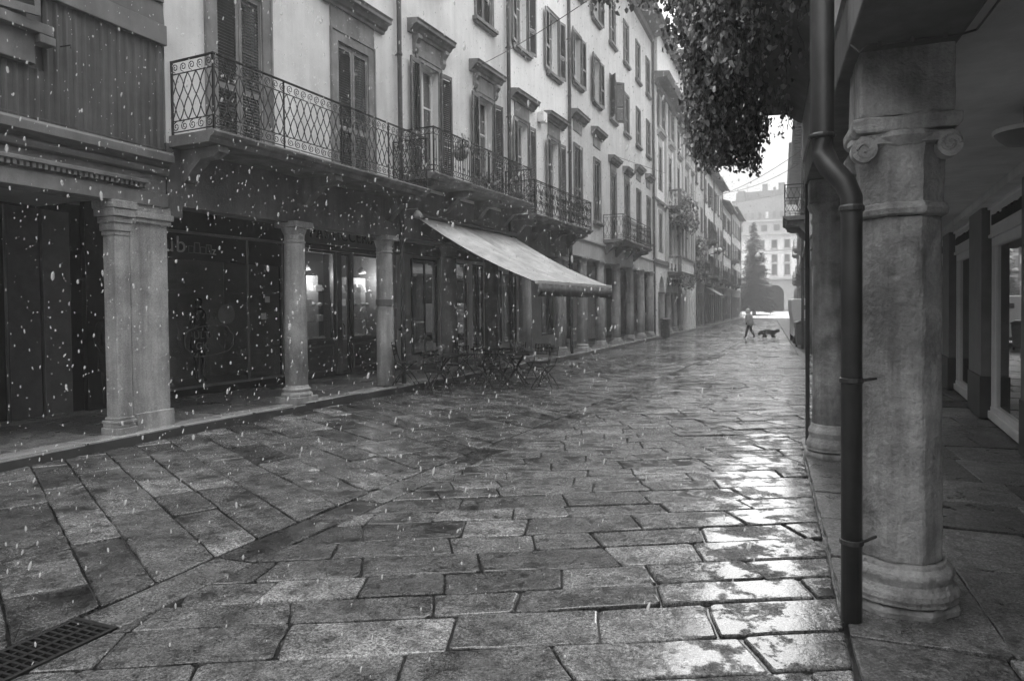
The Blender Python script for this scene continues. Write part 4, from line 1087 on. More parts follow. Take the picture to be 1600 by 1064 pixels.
# right shopfronts
FR = (2.8, 9.5, R(6)); SR = empty('right_shopfront', (FR[0], FR[1], 0), -FR[2], 'row of white framed shop windows inside the right arcade', 'shopfront')
def rwin(s0, s1):
    b = MB(); b.box(-.04, .2, s0, s1, .02, .13).box(-.01, .2, s0, s1, .13, .19)
    b.box(-.0, .08, s0, s0+.09, .19, 2.62).box(0, .08, s1-.09, s1, .19, 2.62).box(.001, .08, s0+.09, s1-.09, 2.5, 2.62)
    b.box(.03, .07, s0+.09, s0+.15, .19, 2.5).box(.03, .07, s1-.15, s1-.09, .19, 2.5)
    W = b.build('window', 'shop_white', SR, bevel=.006)
    b = MB(); b.box(.05, .056, s0+.12, s1-.12, .19, 2.5); b.build('pane', 'glass_mirror', W)
    b = MB(); b.box(-.02, .1, s0, s1, 2.64, 3.04); f = b.build('fascia', 'shop_white', W, bevel=.01)
    b = MB(); b.box(-.04, -.0, s0-.02, s1+.02, 2.62, 2.67).box(-.05, 0, s0-.02, s1+.02, 3.03, 3.07).box(-.035, -.02, s0+.25, s1-.2, 2.76, 2.94)
    b.build('fascia_moulding', 'shop_white', f, bevel=.006)
    b = MB(); y = s0+.3
    while y < s1-.35: w_ = random.uniform(.05, .1); b.box(-.055, -.034, y, y+w_, 2.78, 2.78+random.choice([.13, .14, .11])); y += w_+.012
    b.build('sign_relief', 'letter_dark', f)
for s0, s1 in ((-6.6, -4.2), (-3.3, -.9), (-.4, 2.22), (3.45, 6.0), (7.1, 9.3)): rwin(s0, s1)
for s0, s1 in ((-8, -6.6), (-4.2, -3.3), (-.9, -.4), (2.24, 3.43), (6.02, 7.08), (9.32, 10.)):
    b = MB(); b.box(-.12, .2, s0, s1, .62, 3.17); q = b.build('pilaster', 'shop_grey', SR, bevel=.012)
    b = MB(); b.box(-.135, .2, s0-.01, s1+.01, 0, .62); b.build('pilaster_base', 'shop_dado', q, bevel=.012)
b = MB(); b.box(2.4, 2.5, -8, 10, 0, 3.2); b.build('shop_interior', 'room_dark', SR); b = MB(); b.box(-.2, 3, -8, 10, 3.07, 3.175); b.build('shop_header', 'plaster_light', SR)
# lamp under the ceiling
CL = empty('ceiling_lamp', (1.83, 6.24, 2.98), 0, 'shallow dome lamp hanging under the right arcade ceiling', 'lamp')
b = MB(); b.lathe([(.02, -.1), (.12, -.085), (.17, -.04), (.2, .0), (.2, .03), (.03, .06)], n=24); b.build('lamp_shade', 'shop_grey', CL, smooth=True)
b = MB(); b.lathe([(.206, .0), (.21, .01), (.21, .03), (.205, .035)], n=24); b.build('rim', 'shop_white', CL); b = MB(); b.lathe([(.012, .05), (.012, .2)], n=8); b.build('stem', 'iron', CL)

# ------------------------------------------------------------------ right far houses
F1 = (1.15, 19.6, R(1.1)); 
plain_house(F1, 0, 8.6, 12.5, 3, 0, 'plaster_a', 'right_townhouse', 'shadowy townhouse hidden behind the second right column with an iron balcony', low='arcade', mir=True, balc=[(3.8, 6.8, 4.5)])
F2 = (2.5, 29, R(1.0))
plain_house(F2, 0, 30, 12.8, 3, 0, 'plaster_white', 'right_townhouse', 'pale long townhouse on the right side behind the white van', low='arcade', mir=True, over=1.2, balc=[(22, 25, 4.3), (22, 25, 7.4)])
plain_house(F2, 30.1, 66, 14.5, 3, 0, 'plaster_a', 'right_townhouse', 'tall grey townhouse with stacked balconies at the far right end of the street', low='arcade', mir=True, over=1.3, balc=[(33, 36, 4.3), (33, 36, 7.8), (40, 44, 4.3), (52, 56, 4.3), (52, 56, 7.8), (62, 65, 4.3), (62, 65, 7.8), (62, 65, 11)])

# ------------------------------------------------------------------ square at the end of the street
b = MB(); b.box(-60, 60, 110.1, 113, -.9, -.04); 
m_ = MB(); m_.face([(-60, 100, -.2), (60, 100, -.2), (60, 113, .12), (-60, 113, .12)]); m_.face([(-60, 113, .12), (60, 113, .12), (60, 129.5, .5), (-60, 129.5, .5)])
tag(m_.build('snowy_square', 'snow_ground'), kind='structure')
PZ = empty('arcaded_palazzo', (0, 130, 0), 0, 'pale palazzo with tall arches closing the far end of the street', 'palazzo')
b = MB(); W_ = []
xs = [-24+i*4.6 for i in range(10)]
def arch_front(mb, arches, x0, x1, z0, z1, d0=0, th=1.2, n=12):
    px_ = x0
    for c, w, zs_ in arches:
        mb.box(px_, c-w, d0, d0+th, z0, z1)
        pts = [(c-w*math.cos(math.pi*k/n), zs_+w*math.sin(math.pi*k/n)) for k in range(n+1)]
        for (a, za), (e, ze) in zip(pts, pts[1:]):
            mb.face([(a, d0, za), (e, d0, ze), (e, d0, z1), (a, d0, z1)]); mb.face([(a, d0, za), (a, d0+th, za), (e, d0+th, ze), (e, d0, ze)])
        px_ = c+w
    mb.box(px_, x1, d0, d0+th, z0, z1)
arch_front(b, [(1.1+(i-5)*4.7, 1.55, 3.6) for i in range(11)], -26, 28, 0, 6.1); b.build('arcade', 'palazzo_low', PZ)
b = MB(); b.box(-26, 28, 4, 4.2, 0, 6.2); b.build('inner_wall', 'plaster_dim', PZ)
wy = []
for k in range(24):
    for z, h in ((6.9, 1.9), (9.2, 1.3), (11.7, 1.4)): wy.append((-22+k*2.1, z, h))
b = MB()
# upper walls with real window openings
def wall_x(mb, x0, x1, z0, z1, ops, th=.4):
    t = MB(); wall(t, x0, x1, z0, z1, ops, th=th); mb.f += [tuple(len(mb.v)+i for i in f) for f in t.f]; mb.v += [(p[1], -p[0], p[2]) for p in t.v]
wall_x(b, -26, 28, 6.1, 14.2, [(x-.4, x+.4, z, z+h) for x, z, h in wy]); b.box(-26, 28, .6, 12, 6.2, 14.2); b.build('wall', 'plaster_pale', PZ)
for x, z, h in wy:
    if -9 < x < 11:
        w_ = MB(); w_.box(x-.56, x-.4, -.05, .1, z-.1, z+h+.12).box(x+.4, x+.56, -.05, .1, z-.1, z+h+.12).box(x-.4, x+.4, -.05, .1, z+h, z+h+.12).box(x-.7, x+.7, -.12, .1, z-.22, z-.1); W_ = w_.build('window', 'plaster_a', PZ)
        w_ = MB(); w_.box(x-.4, x+.4, .12, .16, z, z+h); w_.build('shutter', 'shutter_mid', W_)
b = MB(); b.box(-26.2, 28.2, -.35, 0, 6.05, 6.35).box(-26.3, 28.3, -.8, 0, 14.0, 14.35).box(-26.1, 28.1, -.15, 0, 11.2, 11.35); b.build('cornice', 'plaster_a', PZ, bevel=.03)
b = MB(); b.box(-25, 27, 1.5, 11, 14.36, 16.6).box(-25.3, 27.3, 1.2, 11.3, 16.6, 16.9)
b.build('attic', 'attic_far', PZ)
for k in range(20): b = MB(); b.box(-20+k*2.1, -19+k*2.1, 1.42, 1.5, 14.9, 16.0); b.build('attic_window', 'shutter_mid', PZ)
TW = empty('brick_block', (-2., 152, 0), R(-7), 'tall windowed brick block with rooftop huts rising behind the palazzo', 'apartment block')
b = MB(); b.prism([(-5.0, 10), (8, 10), (8, 24.6), (-5.0, 23.2)], None, 'y', 0, 14); b.build('wall', 'brick_far', TW)
b = MB(); b.prism([(-5.1, 23.2), (8.1, 24.61), (8.1, 25.0), (-5.1, 23.6)], None, 'y', -.15, 14); b.build('parapet', 'plaster_dim', TW)
b = MB(); b.box(-4.6, 6, 2, 10, 23, 25.6).box(-4.2, -2.8, 1.5, 6, 23.2, 25.9); b.build('roof_hut', 'plaster_dim', TW)
for x0, x1, zt_ in ((.6, 1.6, 27.2), (3.8, 5., 27.2), (2.8, 3.2, 26.4)): b = MB(); b.box(x0, x1, 3, 4, 25, zt_); b.build('chimney', 'plaster_dim', TW)
b = MB(); b.tube([(-2.4, 3, 25.5), (-2.4, 3, 27.4)], .04, 4); b.tube([(-3, 3, 27), (-1.8, 3, 27)], .03, 4); b.build('antenna', 'iron', TW)
for i in range(9):
    for z in (12.6, 16.0, 19.6):
        b = MB(); x = -4+i*1.4; b.box(x, x+.55, -.04, .05, z, z+1.3); b.build('window', 'plaster_pale' if (i, z) == (4, 19.6) else 'shutter_mid', TW)

# ------------------------------------------------------------------ vegetation
def leaves(mb, pts, size, rnd, up=.0, flat=.7):
    for p in pts:
        s = size*rnd.choice([.55, .8, 1., 1.2, 1.55]); a = rnd.uniform(0, 2*math.pi); t = rnd.uniform(-.9, .5)
        n = Vector((math.cos(a)*math.cos(t), math.sin(a)*math.cos(t), math.sin(t)+up)).normalized()
        u = n.cross(Vector((rnd.uniform(-.4, .4), rnd.uniform(-.4, .4), 1))).normalized(); w = n.cross(u)
        q = Vector(p); k = len(mb.v); b_ = n*s*.18
        mb.v += [tuple(q-w*s*.6), tuple(q-u*s*.5-w*s*.15-b_), tuple(q-u*s*.38+w*s*.35-b_*.6), tuple(q+w*s*.8-b_), tuple(q+u*s*.38+w*s*.35-b_*.6), tuple(q+u*s*.5-w*s*.15-b_), tuple(q+w*s*.1)]
        tn = rnd.choice([.5, .8, 1., 1.3, 1.9])*rnd.uniform(.8, 1.2)
        for f in ((0, 1, 6), (1, 2, 6), (2, 3, 6), (3, 4, 6), (4, 5, 6), (5, 0, 6)): mb.f.append(tuple(k+i for i in f)); mb.tone.append(tn)
rn = random.Random(3)
iv = empty('ivy', (-.3, 8., 4.2), 0, 'large hanging ivy spilling over the balcony at upper right', 'ivy')
stems = MB(); fol = MB(); P_ = []
def strand(x, y, z0, z1, spread, dens):
    z = z0; px_, py_ = x, y; pts = [(px_, py_, z)]
    while z > z1:
        z -= .06; px_ += rn.gauss(0, .012); py_ += rn.gauss(0, .012); pts.append((px_, py_, z))
        for _ in range(dens+(rn.random() < .5)):
            P_.append((px_+rn.gauss(0, spread), py_+rn.gauss(0, spread), z+rn.gauss(0, .04)))
    stems.tube(pts, .004, 3, cap=False)
for i in range(230):      # curtain along the street edge of the balcony
    y = rn.uniform(5.35, 8.85); zt = rn.uniform(4.1, 5.5); zb = 3.3+.15*math.sin(y*2.5)+rn.uniform(-.12, .5)*rn.random()
    if y < 6.8: zb += (6.8-y)*.55
    strand(-.56+rn.gauss(0, .05), y, zt, zb+.1*rn.random()**3*4, .05, 4)
for i in range(120):       # curtain across the far end
    x = rn.uniform(-.75, -.02); t = (x+.75)/.73; zb = 3.42+.08*math.sin(x*9)+rn.uniform(0, .35)*rn.random()+max(0, x+.15)*3
    strand(x, 8.8+rn.gauss(0, .05), rn.uniform(4.0, 4.5), zb, .05, 4 if t < .45 else 2)
for i in range(90):        # bushy growth on top of the balcony and against the wall
    x, y = rn.uniform(-.7, .3), rn.uniform(4.8, 8.7); strand(x, y, rn.uniform(4.4, 6.2), 4.18, .08, 4)
for i in range(70):
    x = -.7-.95*rn.random()**1.3; zq = 4.35+.32*(-.7-x)+rn.random()*.25; strand(x, rn.uniform(5.8, 6.6), rn.uniform(4.9, 5.3), zq, .05, 3)
for i in range(150): y = rn.uniform(5.2, 8.7); x = -.62+.55*rn.random(); strand(x, y, 4.2, rn.uniform(3.5, 4.0)+max(0, x+.3)*1.2, .06, 4)
for i in range(26): strand(rn.uniform(-.2, .25), rn.uniform(4.9, 6.4), 4.1, rn.uniform(3.75, 3.95), .05, 2)
for i in range(40): strand(rn.uniform(-.12, .3), rn.uniform(5.2, 8.6), 4.0, rn.uniform(3.6, 3.95), .03, 1)
loc = Vector(iv.location)
leaves(fol, [tuple(Vector(p)-loc) for p in P_], .034, rn)
fol.build('foliage', 'leaf', iv, tone=True); stems.v = [tuple(Vector(p)-loc) for p in stems.v]; stems.build('stems', 'bark', iv)
# fir tree in the square
ft = empty('fir_tree', (-2., 112, 0), 0, 'tall dark fir tree standing in the square in front of the palazzo', 'tree')
MB().lathe([(.28, 0), (.2, 5), (.04, 14.1)], n=10).build('trunk', 'bark', ft)
cr = MB(); z = 1.0
while z < 14.2:
    rad = 3.3*(1-(z-.6)/14)**.9*rn.uniform(.82, 1.15)+.08; nb = max(5, int(13*(1-z/15.5))+3)
    for k in range(nb):
        a = rn.uniform(0, 2*math.pi); L_ = rad*rn.uniform(.7, 1.1); zz = z+rn.uniform(-.15, .15); m_ = int(L_/.13)+2
        for j in range(m_):
            t = (j+.5)/m_; r_ = L_*t; droop = -.35*t*t*L_*.5+.08*t
            for _ in range(4):
                q = Vector((math.cos(a)*r_+rn.gauss(0, .09), math.sin(a)*r_+rn.gauss(0, .09), zz+droop+rn.gauss(0, .06)))
                d = Vector((math.cos(a)+rn.gauss(0, .5), math.sin(a)+rn.gauss(0, .5), -.35+rn.gauss(0, .25))).normalized()*.26; sd = d.cross(Vector((0, 0, 1))).normalized()*.05+Vector((0, 0, rn.uniform(-.05, .05)))
                n_ = len(cr.v); cr.v += [tuple(q-sd), tuple(q+sd), tuple(q+d)]; cr.f.append((n_, n_+1, n_+2)); cr.tone.append(rn.uniform(.7, 1.5))
    z += .2
cr.build('crown', 'needle', ft, tone=True)
def bush(name, P, pts_fn, n, size, label, cat):
    o = MB(); leaves(o, [world(P, *pts_fn()) for _ in range(n)], size, rn); q = o.build(name, 'leaf', tone=True); tag(q, label, cat); return q
bush('hanging_plant', Fd, lambda: (lambda u: (.9+rn.gauss(0, .12) if rn.random() < .6 else rn.uniform(.1, .95), 20.4+u*6, 7.5-abs(rn.gauss(0, .38))*(1.2-abs(u-.5))+rn.uniform(0, 1.3)*(rn.random() < .4)))(rn.random()), 3600, .13, 'dark trailing plants spilling from the upper stone balcony of the pale palace', 'plant')
bush('climbing_plant', Fd, lambda: (rn.uniform(.1, .45), rn.uniform(32.3, 35.8)+rn.gauss(0, .1), 3.9+rn.random()**.8*3+rn.gauss(0, .1)), 3600, .14, 'dark climbing plant covering the grey townhouse front after the pale palace', 'plant')
bush('lower_plant', Fd, lambda: (.7+rn.gauss(0, .1), 20.6+rn.random()*5.6, 3.62-abs(rn.gauss(0, .28))), 1500, .11, 'dark trailing plants hanging below the lower stone balcony of the pale palace', 'plant')
# pots on the cream house balcony
for i, (s, lb) in enumerate(((9.2, 'bowl shaped planter with a thin plant nearest the lattice balcony'), (10.6, 'planter with trailing stems in the middle of the barred balcony'), (12.2, 'small planter at the far end of the barred balcony'))):
    p = world(Cd, .62, s, 4.52+(.5 if i == 0 else 0)); e = empty('flower_pot', p, 0, lb, 'planter', 'planters on the barred balcony')
    MB().lathe([(.09, .0), (.15, .08), (.17, .2), (.15, .2), (.12, .16)], n=14).build('pot', 'stone_dark', e, smooth=True)
    o = MB(); leaves(o, [(rn.gauss(0, .13), rn.gauss(0, .13), .2+abs(rn.gauss(0, .14))) for _ in range(140)], .05, rn)
    o.build('foliage', 'leaf', e, tone=True); o = MB()
    for k in range(5): a = rn.random()*6; o.tube([(0, 0, .15), (.05*math.cos(a), .05*math.sin(a), .4), (.12*math.cos(a), .12*math.sin(a), rn.uniform(.5, .75))], .004, 4)
    o.build('stems', 'bark', e)

# ------------------------------------------------------------------ cafe furniture
def make_chair():
    c = empty('folding_chair', (0, 0, 0))
    b = MB()
    for s in (-.2, .2):     # one leg runs from the front foot up to the backrest, the other crosses it
        b.tube([(.24, s, 0), (.12, s, .18), (-.02, s, .34), (-.15, s, .47), (-.2, s, .62), (-.24, s, .88)], .011, 6)
    b.build('back_leg', 'iron', c)
    b = MB()
    for s in (-.175, .175): b.tube([(-.24, s, 0), (-.14, s, .16), (0, s, .31), (.14, s, .42), (.2, s, .455)], .011, 6)
    b.tube([(-.2, -.175, .07), (-.2, .175, .07)], .008, 5); b.tube([(.2, -.2, .07), (.2, .2, .07)], .008, 5); b.build('front_leg', 'iron', c)
    b = MB()
    for i in range(7): b.box(-.18+i*.058, -.14+i*.058, -.2, .2, .452, .468)
    b.tube([(-.18, -.19, .45), (.22, -.19, .45)], .008, 5); b.tube([(-.18, .19, .45), (.22, .19, .45)], .008, 5); b.build('seat', 'iron', c)
    b = MB()
    for i in range(6): y = -.2+i*.08; b.tube([(-.2, y, .63), (-.237, y, .86)], .006, 4)
    for i in range(4): t = i/3; b.tube([(-.2-.037*t, -.2, .63+.23*t), (-.2-.037*t, .2, .63+.23*t)], .008, 4)
    b.build('backrest', 'iron', c)
    return c
ch0 = make_chair()
chairs = [((-4.55, 14.15), 175, 'iron folding chair at the street side of the frontmost cafe table, seen side on'), ((-5.78, 13.85), -8, 'iron folding chair between the dark column and the frontmost cafe table'), ((-5.05, 15.15), -105, 'iron folding chair behind the frontmost cafe table'),
          ((-6.55, 13.85), -95, 'iron folding chair with gridded back behind the leftmost cafe table'), ((-6.95, 12.3), 20, 'iron folding chair close to the banded stone column'), ((-6.15, 12.15), 95, 'iron folding chair in front of the leftmost cafe table'),
          ((-5.95, 15.95), -120, 'iron folding chair behind the rear cafe table'), ((-6.75, 14.75), 30, 'iron folding chair between the leftmost and rear cafe tables'), ((-5.35, 13.25), 85, 'iron folding chair in front of the frontmost cafe table')]
for i, ((x, y), a, lb) in enumerate(chairs):
    o = ch0 if i == 0 else copy_tree(ch0)
    o.location = (x, y, ground_z(x, y) if x > xk(y)+.2 else .14); o.rotation_euler = (0, 0, R(a)); tag(o, lb, 'chair', 'iron chairs outside the cafe')
def make_table():
    t = empty('cafe_table', (0, 0, 0)); b = MB(); b.box(-.35, .35, -.35, .35, .715, .735); b.box(-.36, .36, -.36, -.345, .7, .74).box(-.36, .36, .345, .36, .7, .74).box(-.36, -.345, -.345, .345, .7, .74).box(.345, .36, -.345, .345, .7, .74); b.build('table_top', 'iron', t)
    b = MB()
    for k in range(4):
        a = k*math.pi/2+math.pi/4; c, s = math.cos(a), math.sin(a); b.tube([(c*.36, s*.36, 0), (c*.2, s*.2, .16), (c*.04, s*.04, .34), (c*.05, s*.05, .45), (c*.2, s*.2, .62), (c*.3, s*.3, .71)], .012, 6)
    b.lathe([(.05, .33), (.055, .36), (.05, .39)], n=10); b.build('table_frame', 'iron', t); return t
tb0 = make_table()
tabs = [((-5.25, 14.2), 'frontmost iron cafe table, standing out in the street under the awning edge'), ((-6.5, 12.95), 'leftmost iron cafe table beside the banded stone column'), ((-6.3, 15.35), 'rear iron cafe table behind the dark column')]
for i, ((x, y), lb) in enumerate(tabs):
    o = tb0 if i == 0 else copy_tree(tb0); o.location = (x, y, ground_z(x, y)); o.rotation_euler = (0, 0, R(12+25*i)); tag(o, lb, 'table', 'iron tables outside the cafe')
for i, ((x, y), lb) in enumerate((((-6.45, 12.9), 'small potted plant on the leftmost cafe table'), ((-5.2, 14.25), 'small potted plant on the frontmost cafe table'))):
    e = empty('table_plant', (x, y, ground_z(x, y)+.737), 0, lb, 'plant', 'plants on the cafe tables')
    MB().lathe([(.04, 0), (.06, .09), (.05, .09), (.0, .07)], n=12).build('pot', 'stone_dark', e); o = MB(); leaves(o, [(rn.gauss(0, .05), rn.gauss(0, .05), .12+abs(rn.gauss(0, .05))) for _ in range(60)], .035, rn); o.build('foliage', 'leaf', e, tone=True)

# ------------------------------------------------------------------ figures
def skin(name, nodes, edges, m, parent=None, sub=2, root=0):
    me = bpy.data.meshes.new(name); me.from_pydata([n[0] for n in nodes], edges, []); o = bpy.data.objects.new(name, me); col.objects.link(o)
    sk = o.modifiers.new('Skin', 'SKIN'); sk.use_smooth_shade = True
    for i, n in enumerate(nodes):
        r = n[1] if isinstance(n[1], tuple) else (n[1], n[1]); me.skin_vertices[0].data[i].radius = r
    me.skin_vertices[0].data[root].use_root = True
    s = o.modifiers.new('Sub', 'SUBSURF'); s.levels = sub; s.render_levels = sub
    dg = bpy.context.evaluated_depsgraph_get(); m2 = bpy.data.meshes.new_from_object(o.evaluated_get(dg)); bpy.data.objects.remove(o)
    m2.name = name; m2.materials.clear(); m2.materials.append(MATS[m]); o = bpy.data.objects.new(name, m2); col.objects.link(o)
    if parent: o.parent = parent
    return o
# person walking towards -x (local frame: +x forward), 1.62 m
PX, PY = -.95, 40.
pe = empty('person', (PX, PY, ground_z(PX, PY)), R(165), 'person in a pale hooded coat and dark trousers leading a dog, mid stride', 'person')
nodes = [((0, 0, .86), (.13, .11)), ((.02, 0, 1.05), (.13, .12)), ((.05, 0, 1.27), (.16, .12)), ((.07, 0, 1.38), .06), ((.11, 0, 1.5), (.085, .095)), ((.13, 0, 1.58), (.07, .08)),
         ((0, .09, .8), .09), ((.12, .1, .45), .075), ((.2, .1, .09), .052), ((.32, .1, .035), (.04, .03)),
         ((0, -.09, .8), .09), ((-.04, -.1, .46), .075), ((-.24, -.1, .13), .052), ((-.14, -.1, .04), (.04, .03)),
         ((.06, .19, 1.3), .06), ((.0, .24, 1.05), .045), ((.1, .23, .84), .035), ((.13, .22, .77), (.03, .018)),
         ((.06, -.19, 1.3), .06), ((-.03, -.25, 1.06), .045), ((-.1, -.24, .86), .035), ((-.13, -.24, .79), (.03, .018))]
ed = [(0, 1), (1, 2), (2, 3), (3, 4), (4, 5), (0, 6), (6, 7), (7, 8), (8, 9), (0, 10), (10, 11), (11, 12), (12, 13), (2, 14), (14, 15), (15, 16), (16, 17), (2, 18), (18, 19), (19, 20), (20, 21)]
skin('body', nodes, ed, 'cloth_dark', pe)
nodes = [((.0, 0, .68), (.25, .24)), ((0, 0, .9), (.23, .22)), ((.03, 0, 1.1), (.22, .21)), ((.06, 0, 1.3), (.2, .17)), ((.075, 0, 1.4), (.09, .085)),
         ((.06, .2, 1.3), .078), ((.0, .26, 1.05), .066), ((.1, .25, .86), .054), ((.06, -.2, 1.3), .078), ((-.03, -.27, 1.06), .066), ((-.1, -.26, .88), .054)]
skin('coat', nodes, [(0, 1), (1, 2), (2, 3), (3, 4), (3, 5), (5, 6), (6, 7), (3, 8), (8, 9), (9, 10)], 'cloth_grey', pe)
b = MB(); hp = []
for j in range(9):
    t = j/8*math.pi*.93; 
    for i in range(13):
        a = -math.pi*.5*1.15+i/12*math.pi*1.15; hp.append((j, i))
b.lathe([(.09, 1.36), (.125, 1.42), (.13, 1.5), (.12, 1.57), (.085, 1.63), (.03, 1.66), (.0, 1.665)], (.085, 0, 0), 16, sx=1.05, sy=.9)
b.build('hood', 'cloth_hood', pe, smooth=True)
b = MB(); b.lathe([(.0, 1.415), (.055, 1.43), (.08, 1.5), (.07, 1.57), (.0, 1.6)], (.15, 0, 0), 14, sx=.75, sy=.95); b.tube([(.2, 0, 1.53), (.235, 0, 1.49), (.21, 0, 1.475)], .014, 6); b.build('face', 'skin', pe, smooth=True)
b = MB()
for hx, hy, hz, sg in ((.13, .22, .76, 1), (-.13, -.24, .78, -1)):
    for k in range(4): b.tube([(hx-.02+k*.017, hy, hz), (hx-.015+k*.017, hy-sg*.006, hz-.045+abs(k-1.5)*.006), (hx-.005+k*.014, hy-sg*.022, hz-.07+abs(k-1.5)*.008)], .0085, 6, rr=[.01, .009, .007])
    b.tube([(hx+.03, hy, hz+.03), (hx+.05, hy-sg*.015, hz-.005), (hx+.045, hy-sg*.025, hz-.03)], .009, 6)
b.build('hands', 'skin', pe, smooth=True)
# dog
DX, DY = .02, 40.1
DS_K = .86
dg_ = empty('dog', (DX, DY, ground_z(DX, DY)), R(182), 'shaggy black dog on a lead trotting behind the hooded person', 'dog')
nodes = [((-.28, 0, .42), (.12, .13)), ((-.1, 0, .41), (.13, .14)), ((.1, 0, .4), (.13, .165)), ((.24, 0, .41), (.12, .15)), ((.36, 0, .42), (.08, .1)), ((.46, 0, .38), (.085, .085)), ((.56, 0, .32), (.05, .048)), ((.62, 0, .29), (.036, .034)),
         ((-.3, .07, .36), (.085, .11)), ((-.24, .08, .24), .055), ((-.36, .08, .15), .036), ((-.33, .08, .03), .034), ((-.3, -.07, .36), (.085, .11)), ((-.18, -.08, .24), .055), ((-.26, -.08, .14), .036), ((-.2, -.08, .03), .034),
         ((.22, .08, .28), .07), ((.3, .08, .17), .042), ((.36, .08, .03), .036), ((.22, -.08, .28), .07), ((.18, -.08, .16), .042), ((.12, -.08, .03), .036),
         ((-.4, 0, .46), .045), ((-.5, 0, .5), .055), ((-.62, 0, .54), .04)]
ed = [(0, 1), (1, 2), (2, 3), (3, 4), (4, 5), (5, 6), (6, 7), (0, 8), (8, 9), (9, 10), (10, 11), (0, 12), (12, 13), (13, 14), (14, 15), (3, 16), (16, 17), (17, 18), (3, 19), (19, 20), (20, 21), (0, 22), (22, 23), (23, 24)]
db = skin('body', nodes, ed, 'fur', dg_)
tf = MB()
for p in db.data.polygons:
    for _ in range(5):
        if p.center.z < .1: continue
        q = p.center+Vector((rn.gauss(0, .012), rn.gauss(0, .012), rn.gauss(0, .012))); d = (p.normal*.5+Vector((-.5+rn.gauss(0, .3), rn.gauss(0, .3), -.9))).normalized()*rn.uniform(.05, .11)
        if p.center.z > .33 or rn.random() < .35:
            w_ = d.cross(p.normal); w_ = w_.normalized()*.013 if w_.length > 1e-4 else Vector((.01, 0, 0)); n_ = len(tf.v); tf.v += [tuple(q-w_), tuple(q+w_), tuple(q+d)]; tf.f.append((n_, n_+1, n_+2))
tf.build('coat_fur', 'fur', dg_); dg_.scale = (DS_K, DS_K, DS_K)
b = MB()
for s in (-1, 1): b.prism([(.45, .46), (.42, .33), (.49, .32), (.5, .44)], None, 'y', s*.085-.015, s*.085+.015)
b.build('ears', 'fur', dg_)
hand = pe.matrix_world if False else None
c_, s_ = math.cos(R(165)), math.sin(R(165)); hx, hy = -.14, -.25
hw = (PX+hx*c_-hy*s_, PY+hx*s_+hy*c_, ground_z(PX, PY)+.78); nk = (DX-.36, DY, ground_z(DX, DY)+.5)
b = MB(); b.tube([hw, (hw[0]*.7+nk[0]*.3, hw[1]*.7+nk[1]*.3, .58), (hw[0]*.3+nk[0]*.7, hw[1]*.3+nk[1]*.7, .42), nk], .008, 5)
tag(b.build('dog_lead', 'cloth_dark'), 'thin dark lead between the hooded person and the dog', 'lead')
# mannequins in the clothes shop
def mannequin(P, d, s, a, lb, m='skin_plastic', cl='cloth_dark', z=.27):
    e = empty('mannequin', world(P, d, s, z), AB+R(a), lb, 'mannequin', 'shop window mannequins')
    nodes = [((0, 0, .92), (.11, .13)), ((0, 0, 1.1), (.09, .1)), ((0, 0, 1.35), (.1, .15)), ((0, 0, 1.48), .045), ((.02, 0, 1.6), (.075, .085)), ((.02, 0, 1.68), (.06, .07)), ((0, .09, .85), .08), ((.03, .1, .48), .055), ((0, .11, .1), .035), ((.09, .11, .03), .03), ((0, -.09, .85), .08), ((0, -.1, .48), .055), ((0, -.11, .1), .035), ((.09, -.11, .03), .03),
             ((0, .2, 1.38), .05), ((.0, .26, 1.1), .038), ((.1, .24, .88), .028), ((0, -.2, 1.38), .05), ((-.0, -.26, 1.1), .038), ((.12, -.22, .9), .028)]
    ed = [(0, 1), (1, 2), (2, 3), (3, 4), (4, 5), (0, 6), (6, 7), (7, 8), (8, 9), (0, 10), (10, 11), (11, 12), (12, 13), (2, 14), (14, 15), (15, 16), (2, 17), (17, 18), (18, 19)]
    skin('body', nodes, ed, m, e)
    b = MB(); b.lathe([(.2, .62), (.17, .9), (.13, 1.1), (.17, 1.3), (.14, 1.42), (.07, 1.47)], n=20, sx=.8, sy=1.05); b.build('dress', cl, e, smooth=True)
    return e
mannequin(Bd, DS-.35, 4.25, 0, 'pale headed mannequin behind the ornate window lettering', cl='cloth_dark'); mannequin(Bd, DS-.6, 5.2, 20, 'dim mannequin behind the round disc in the clothes shop window', 'cloth_dark', 'cloth_dark')
mannequin(Bd, DS-.5, 3.6, -10, 'grey dressed mannequin nearest the wide square pier', cl='cloth_grey')
m4 = mannequin(A, DS+.32, .8, 10, 'dark clothed figure standing before the grey panel left of the corner pier', 'cloth_dark', 'cloth_dark', .13)

# ------------------------------------------------------------------ street objects
lb_ = empty('litter_bin', world(Ed, .55, 16.2, gz(38)), 0, 'dark cylindrical litter bin at the corner of the grey colonnade', 'litter bin')
MB().lathe([(.2, .08), (.25, .12), (.27, .95), (.24, 1.0)], n=20).build('bin_body', 'pipe_dark', lb_, smooth=False); MB().lathe([(.3, 1.0), (.3, 1.06), (.22, 1.14), (.0, 1.17)], n=20).build('lid', 'pipe_dark', lb_, smooth=False); MB().lathe([(.12, -.1), (.12, .08)], n=12).build('foot', 'iron', lb_)
vn = empty('white_van', (1.95, 33., gz(33)), R(1), 'white box van parked on the right behind the column', 'van')
b = MB(); b.prism([(-.88, .32), (-.86, .9), (-.96, 1.5), (-.97, 1.98), (-.9, 2.05), (.9, 2.05), (.97, 1.98), (.96, 1.5), (.86, .9), (.88, .32)][::-1], None, 'y', 0, 3.2); b.build('body', 'van_white', vn, bevel=.05)
b = MB(); b.prism([(3.2, .35), (4.3, .35), (4.35, .9), (3.9, 1.7), (3.2, 1.75)], None, 'x', -.85, .85); b.build('cab', 'van_white', vn, bevel=.05)
